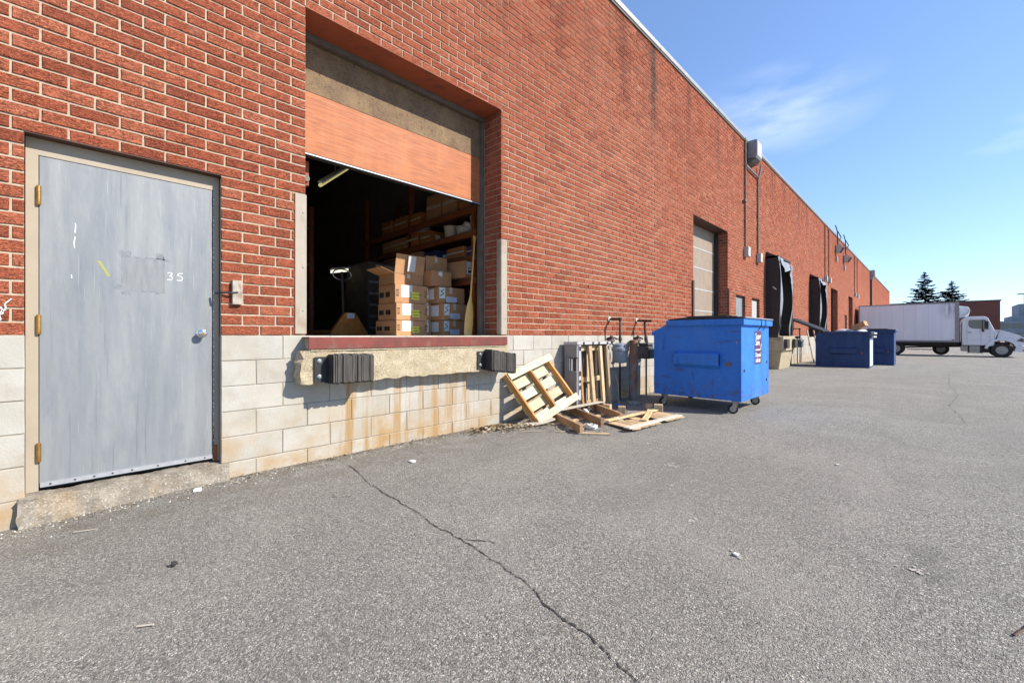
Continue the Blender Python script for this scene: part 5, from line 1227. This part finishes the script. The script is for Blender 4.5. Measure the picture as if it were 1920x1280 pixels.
m = MB(); m.tube([(6.45, Y0+.06, 2.05), (6.40, Y0-.12, 2.02), (6.40, Y0-.14, 1.75)], .015, 6); m.box(6.33, 6.47, Y0-.17, Y0-.11, 1.58, 2.02); m.build('mirror', 'chassis', cb); m = MB(); m.box(6.20, 6.30, Y0-.02, Y0+.05, 1.36, 1.5); m.build('lower_mirror', 'chassis', cb)
WC = (7.03, .215); ar = [(WC[0]+.57*math.cos(a), WC[1]+.05+.57*math.sin(a)) for a in [math.pi*(1-i/10) for i in range(11)]]
hp = [(6.73, .50), (6.73, 1.48), (6.95, 1.47), (7.35, 1.33), (7.70, 1.16), (7.88, 1.02), (7.93, .85), (7.93, .52), (7.64, .52)]+ar[::-1][1:-1]
m = MB(); m.prism(hp, (0, Y0+.12, 0), (1, 0, 0), (0, 0, 1), (0, W_-.32, 0)); hd = m.build('hood', 'cab_white', tk_)
m = MB(); V = []
fa = [(WC[0]+q*math.cos(a), WC[1]+.05+q*.95*math.sin(a)) for q in (.58, .72) for a in [math.pi*(.98-i*.94/12) for i in range(13)]]
m.prism(fa[:13]+fa[13:][::-1], (0, Y0+.02, 0), (1, 0, 0), (0, 0, 1), (0, .30, 0)); m.build('fender', 'cab_white', hd, bevel=.02)
m = MB(); m.prism([(7.62, .80), (7.80, .98), (7.90, .90), (7.90, .72)], (0, Y0+.10, 0), (1, 0, 0), (0, 0, 1), (0, .03, 0)); m.build('headlamp', 'glass_dark', hd)
m = MB(); m.box(6.84, 6.95, Y0+.105, Y0+.119, 1.36, 1.40); m.build('badge', 'metal_grey', hd)
m = MB(); m.prism([(7.52, .16), (7.95, .10), (8.02, .18), (8.02, .50), (7.60, .50)], (0, Y0+.04, 0), (1, 0, 0), (0, 0, 1), (0, W_-.16, 0)); bm = m.build('bumper', 'cab_white', tk_, bevel=.03)
m = MB(); m.box(7.85, 7.98, Y0+.03, Y0+.039, .18, .28); m.build('marker_lamp', 'orange_lens', bm)
m = MB(); m.box(.4, 7.4, Y0+.65, Y0+.80, .40, .69); m.box(.4, 7.4, Y0+1.5, Y0+1.65, .40, .69); m.box(.3, 5.2, Y0+.15, Y0+.35, .56, .69); m.box(5.2, 6.7, Y0+.3, Y0+2.0, .42, .499); m.build('chassis', 'chassis', tk_)
m = MB(); m.box(5.30, 5.62, Y0+.12, Y0+.6, .12, .48); m.box(5.66, 6.16, Y0+.10, Y0+.62, .08, .48); tn = m.build('fuel_tank', 'tank', tk_, bevel=.03)
m = MB(); [m.box(x, x+.05, Y0+.095, Y0+.62, .06, .50) for x in (5.62, 6.12)]; m.box(5.55, 6.25, Y0+.06, Y0+.2, .02, .06); m.build('tank_strap', 'chassis', tn)
m = MB(); m.box(6.20, 6.55, Y0+.2, Y0+.6, .05, .45); m.build('battery_box', 'chassis', tk_)
def wheel(x, y, z, r, wd, parent):
    m = MB(); m.lathe([(r*.58, 0), (r*.62, -.01), (r*.93, 0), (r, .04), (r, wd-.04), (r*.93, wd), (r*.6, wd)], (x, y, z), (0, 1, 0), 28, False); w_ = m.build('wheel', 'tyre', parent, smooth=True)
    m = MB(); m.lathe([(r*.60, .015), (r*.56, .0), (r*.50, .05), (r*.30, .07), (r*.28, .02), (r*.2, .0), (.01, -.01)][::-1], (x, y, z), (0, 1, 0), 24); rim = m.build('rim', 'wheel_rim', w_, smooth=True)
    q = MB()
    for i in range(8):
        a = i*math.pi/4; q.lathe([(.028, -.002), (.028, .04)], (x+r*.42*math.cos(a), y+.025, z+r*.42*math.sin(a)), (0, 1, 0), 8)
    q.build('hand_hole', 'chassis', w_)
wheel(WC[0], Y0+.06, WC[1], .45, .28, tk_); wheel(WC[0], Y0+W_-.42, WC[1], .45, .28, tk_)
wheel(2.18, Y0+.08, .225, .44, .5, tk_); wheel(2.18, Y0+W_-.58, .225, .44, .5, tk_)
wheel(4.42, Y0+W_-.45, .215, .42, .28, tk_)
m = MB(); m.tube([(2.18, Y0+.3, .22), (2.18, Y0+2.0, .22)], .09, 10); m.tube([(2.2, Y0+1.1, .3), (6.4, Y0+1.1, .45)], .05, 8); m.build('axle', 'chassis', tk_)
m = MB(); [m.box(x, x+.5, Y0+.15, Y0+.19, .14, .16) for x in (2.9, 3.5)]; m.tube([(2.75, Y0+.2, .22), (4.1, Y0+.2, .20)], .025, 6); m.build('side_guard', 'chassis', tk_)

# ------------------------------------------------------------------ far buildings, trees, cars
fb = thing('brick_wing', 'dark red-brown flat-roofed building beyond the lorry', 'building', (0, 100, 0))
m = MB(); m.box(-30, 11.6, 100, 118, -.4, 6.55); fw = m.build('wall', 'far_brick', fb)
m = MB(); m.box(-30.1, 11.72, 99.88, 118.1, 6.55, 6.72); m.build('coping', 'coping_dark', fb)
for x in (5.6, 1.0):
    m = MB(); m.box(x, x+1.5, 99.93, 99.995, 3.4, 5.0); wn = m.build('window', 'far_grey', fb); m = MB(); m.box(x+.1, x+.72, 99.91, 99.93, 3.5, 4.9); m.box(x+.78, x+1.4, 99.91, 99.93, 3.5, 4.9); m.build('pane', 'glass_dark', wn)
gb = thing('office_block', 'low grey-blue office block in the far distance at right', 'building', (25, 170, 0))
m = MB(); m.box(14, 60, 170, 190, -.4, 4.9); m.build('lower_storey', 'far_grey', gb); m = MB(); m.box(19.2, 60, 172, 190, 4.9, 6.3); m.build('upper_storey', 'far_grey', gb)
m = MB(); m.box(20.5, 60, 174, 188, 6.3, 9.5); m.build('penthouse', 'far_grey', gb)
for z in (.6, 3.1):
    for x in range(15, 45, 2):
        m = MB(); m.box(x, x+1.6, 169.9, 169.99, z, z+1.2); m.build('window', 'glass_dark', gb)
def car(label, x, y, mat, s=1.):
    t = thing('parked_car', label, 'car', (x, y, -.22), 'cars parked far off at right'); z0 = -.22
    m = MB(); m.prism([(-2.2, .35), (2.2, .35), (2.25, .70), (2.1, .88), (1.2, .95), (-1.9, .98), (-2.25, .80)], (x, y, z0), (1, 0, 0), (0, 0, 1), (0, 1.75, 0)); b = m.build('body', mat, t, bevel=.06)
    m = MB(); m.prism([(-1.75, .97), (1.15, .95), (.45, 1.42), (-1.15, 1.45)], (x, y+.12, z0), (1, 0, 0), (0, 0, 1), (0, 1.5, 0)); c = m.build('cabin', 'glass_dark', t, bevel=.05)
    m = MB(); m.prism([(-1.15, 1.44), (.45, 1.41), (.30, 1.48), (-1.0, 1.50)], (x, y+.18, z0), (1, 0, 0), (0, 0, 1), (0, 1.4, 0)); m.build('roof', mat, t)
    for dx in (-1.35, 1.35):
        for dy in (-.01, 1.55):
            m = MB(); m.lathe([(.2, 0), (.33, .02), (.33, .2), (.2, .21)], (x+dx, y+dy, z0+.33), (0, 1, 0), 16); w_ = m.build('wheel', 'tyre', t); m = MB(); m.lathe([(.19, -.003), (.19, .01)], (x+dx, y+dy, z0+.33), (0, 1, 0), 12); m.build('rim', 'wheel_rim', w_)
car('white car parked in front of the grey-blue office block', 17.2, 132, 'cab_white'); car('dark car parked behind the lorry bonnet', 12.6, 118, 'far_dark'); car('silver car parked rightmost, half out of frame', 20.2, 120, 'metal_grey')
lp_ = thing('lamp_post', 'tall grey lamp post at the far right', 'lamp post', (16.0, 120, -.2)); m = MB(); m.tube([(16., 120, -.2), (16., 120, 8.6)], [.12, .07], 8); m.build('pole', 'metal_grey', lp_); m = MB(); m.box(15.2, 16.9, 119.8, 120.2, 8.6, 8.8); m.build('lamp_head', 'metal_grey', lp_)

def spruce(label, x, y, H, Rm, seed, zb=1.5, thin=1.):
    t = thing('spruce_tree', label, 'tree', (x, y, -.2), 'spruces behind the brick wing'); rg = random.Random(seed)
    m = MB(); m.tube([(x, y, -.3), (x+.1, y, H*.5), (x, y, H-.1)], [.26, .15, .02], 8); m.build('trunk', 'bark', t)
    br_ = MB(); cr = MB(); z = zb
    while z < H-.25:
        f = (H-z)/(H-zb); ln = Rm*(f**.82)*rg.uniform(.85, 1.08); n = 8 if f > .3 else 6
        for k in range(n):
            if rg.random() < .08*thin: continue
            a = 2*math.pi*(k+rg.random()*.7)/n+z; L = ln*rg.uniform(.55, 1.2); dx, dy = math.cos(a), math.sin(a); z1 = z+rg.uniform(-.16, .16)
            pts = [Vector((x+dx*L*s, y+dy*L*s, z1-L*.20*s+L*.26*s*s)) for s in (0, .33, .66, 1)]
            br_.tube(pts, [.03+.02*f, .025, .015, .006], 4, False)
            for s in range(int(10+L*24)):
                q = rg.uniform(.16, 1.03); c = Vector((x+dx*L*q, y+dy*L*q, z1-L*.20*q+L*.26*q*q))
                w2 = (.10+.34*(1-abs(q-.55)))*min(1., L*.5+.25)*rg.uniform(.7, 1.5); sg = rg.choice((-1, 1))
                d = Vector((dx*.55-dy*sg*.8, dy*.55+dx*sg*.8, rg.uniform(-.5, .15))).normalized()*w2
                nn = Vector((rg.uniform(-.3, .3), rg.uniform(-.3, .3), 1)); sdv = d.cross(nn).normalized()*rg.uniform(.07, .15)
                cr.add([c-sdv*.6, c+d*.5-sdv*1.3+Vector((0, 0, -.03)), c+d, c+d*.5+sdv*1.3+Vector((0, 0, -.03)), c+sdv*.6], [(0, 1, 2, 3, 4)], rg.random())
        z += (.26+.20*f)*rg.uniform(.7, 1.3)
    for i in range(30):
        c = Vector((x+rg.gauss(0, .05), y+rg.gauss(0, .05), H-rg.uniform(0, .9))); d = Vector((rg.uniform(-1, 1), rg.uniform(-1, 1), rg.uniform(-.1, .6))).normalized()*rg.uniform(.1, .3); sdv = d.cross(Vector((0, 0, 1))).normalized()*.04
        cr.add([c-sdv, c+d, c+sdv], [(0, 1, 2)], rg.random())
    br_.build('branches', 'bark', t); cr.build('crown', 'needles', t, rnd=True)
spruce('taller, thinner spruce on the left behind the brick wing', 3.05, 124, 14.6, 4.7, 3, 3.5, 1.6)
spruce('shorter, denser spruce on the right behind the brick wing', 6.95, 124, 12.4, 4.3, 9, 3.5, .6)
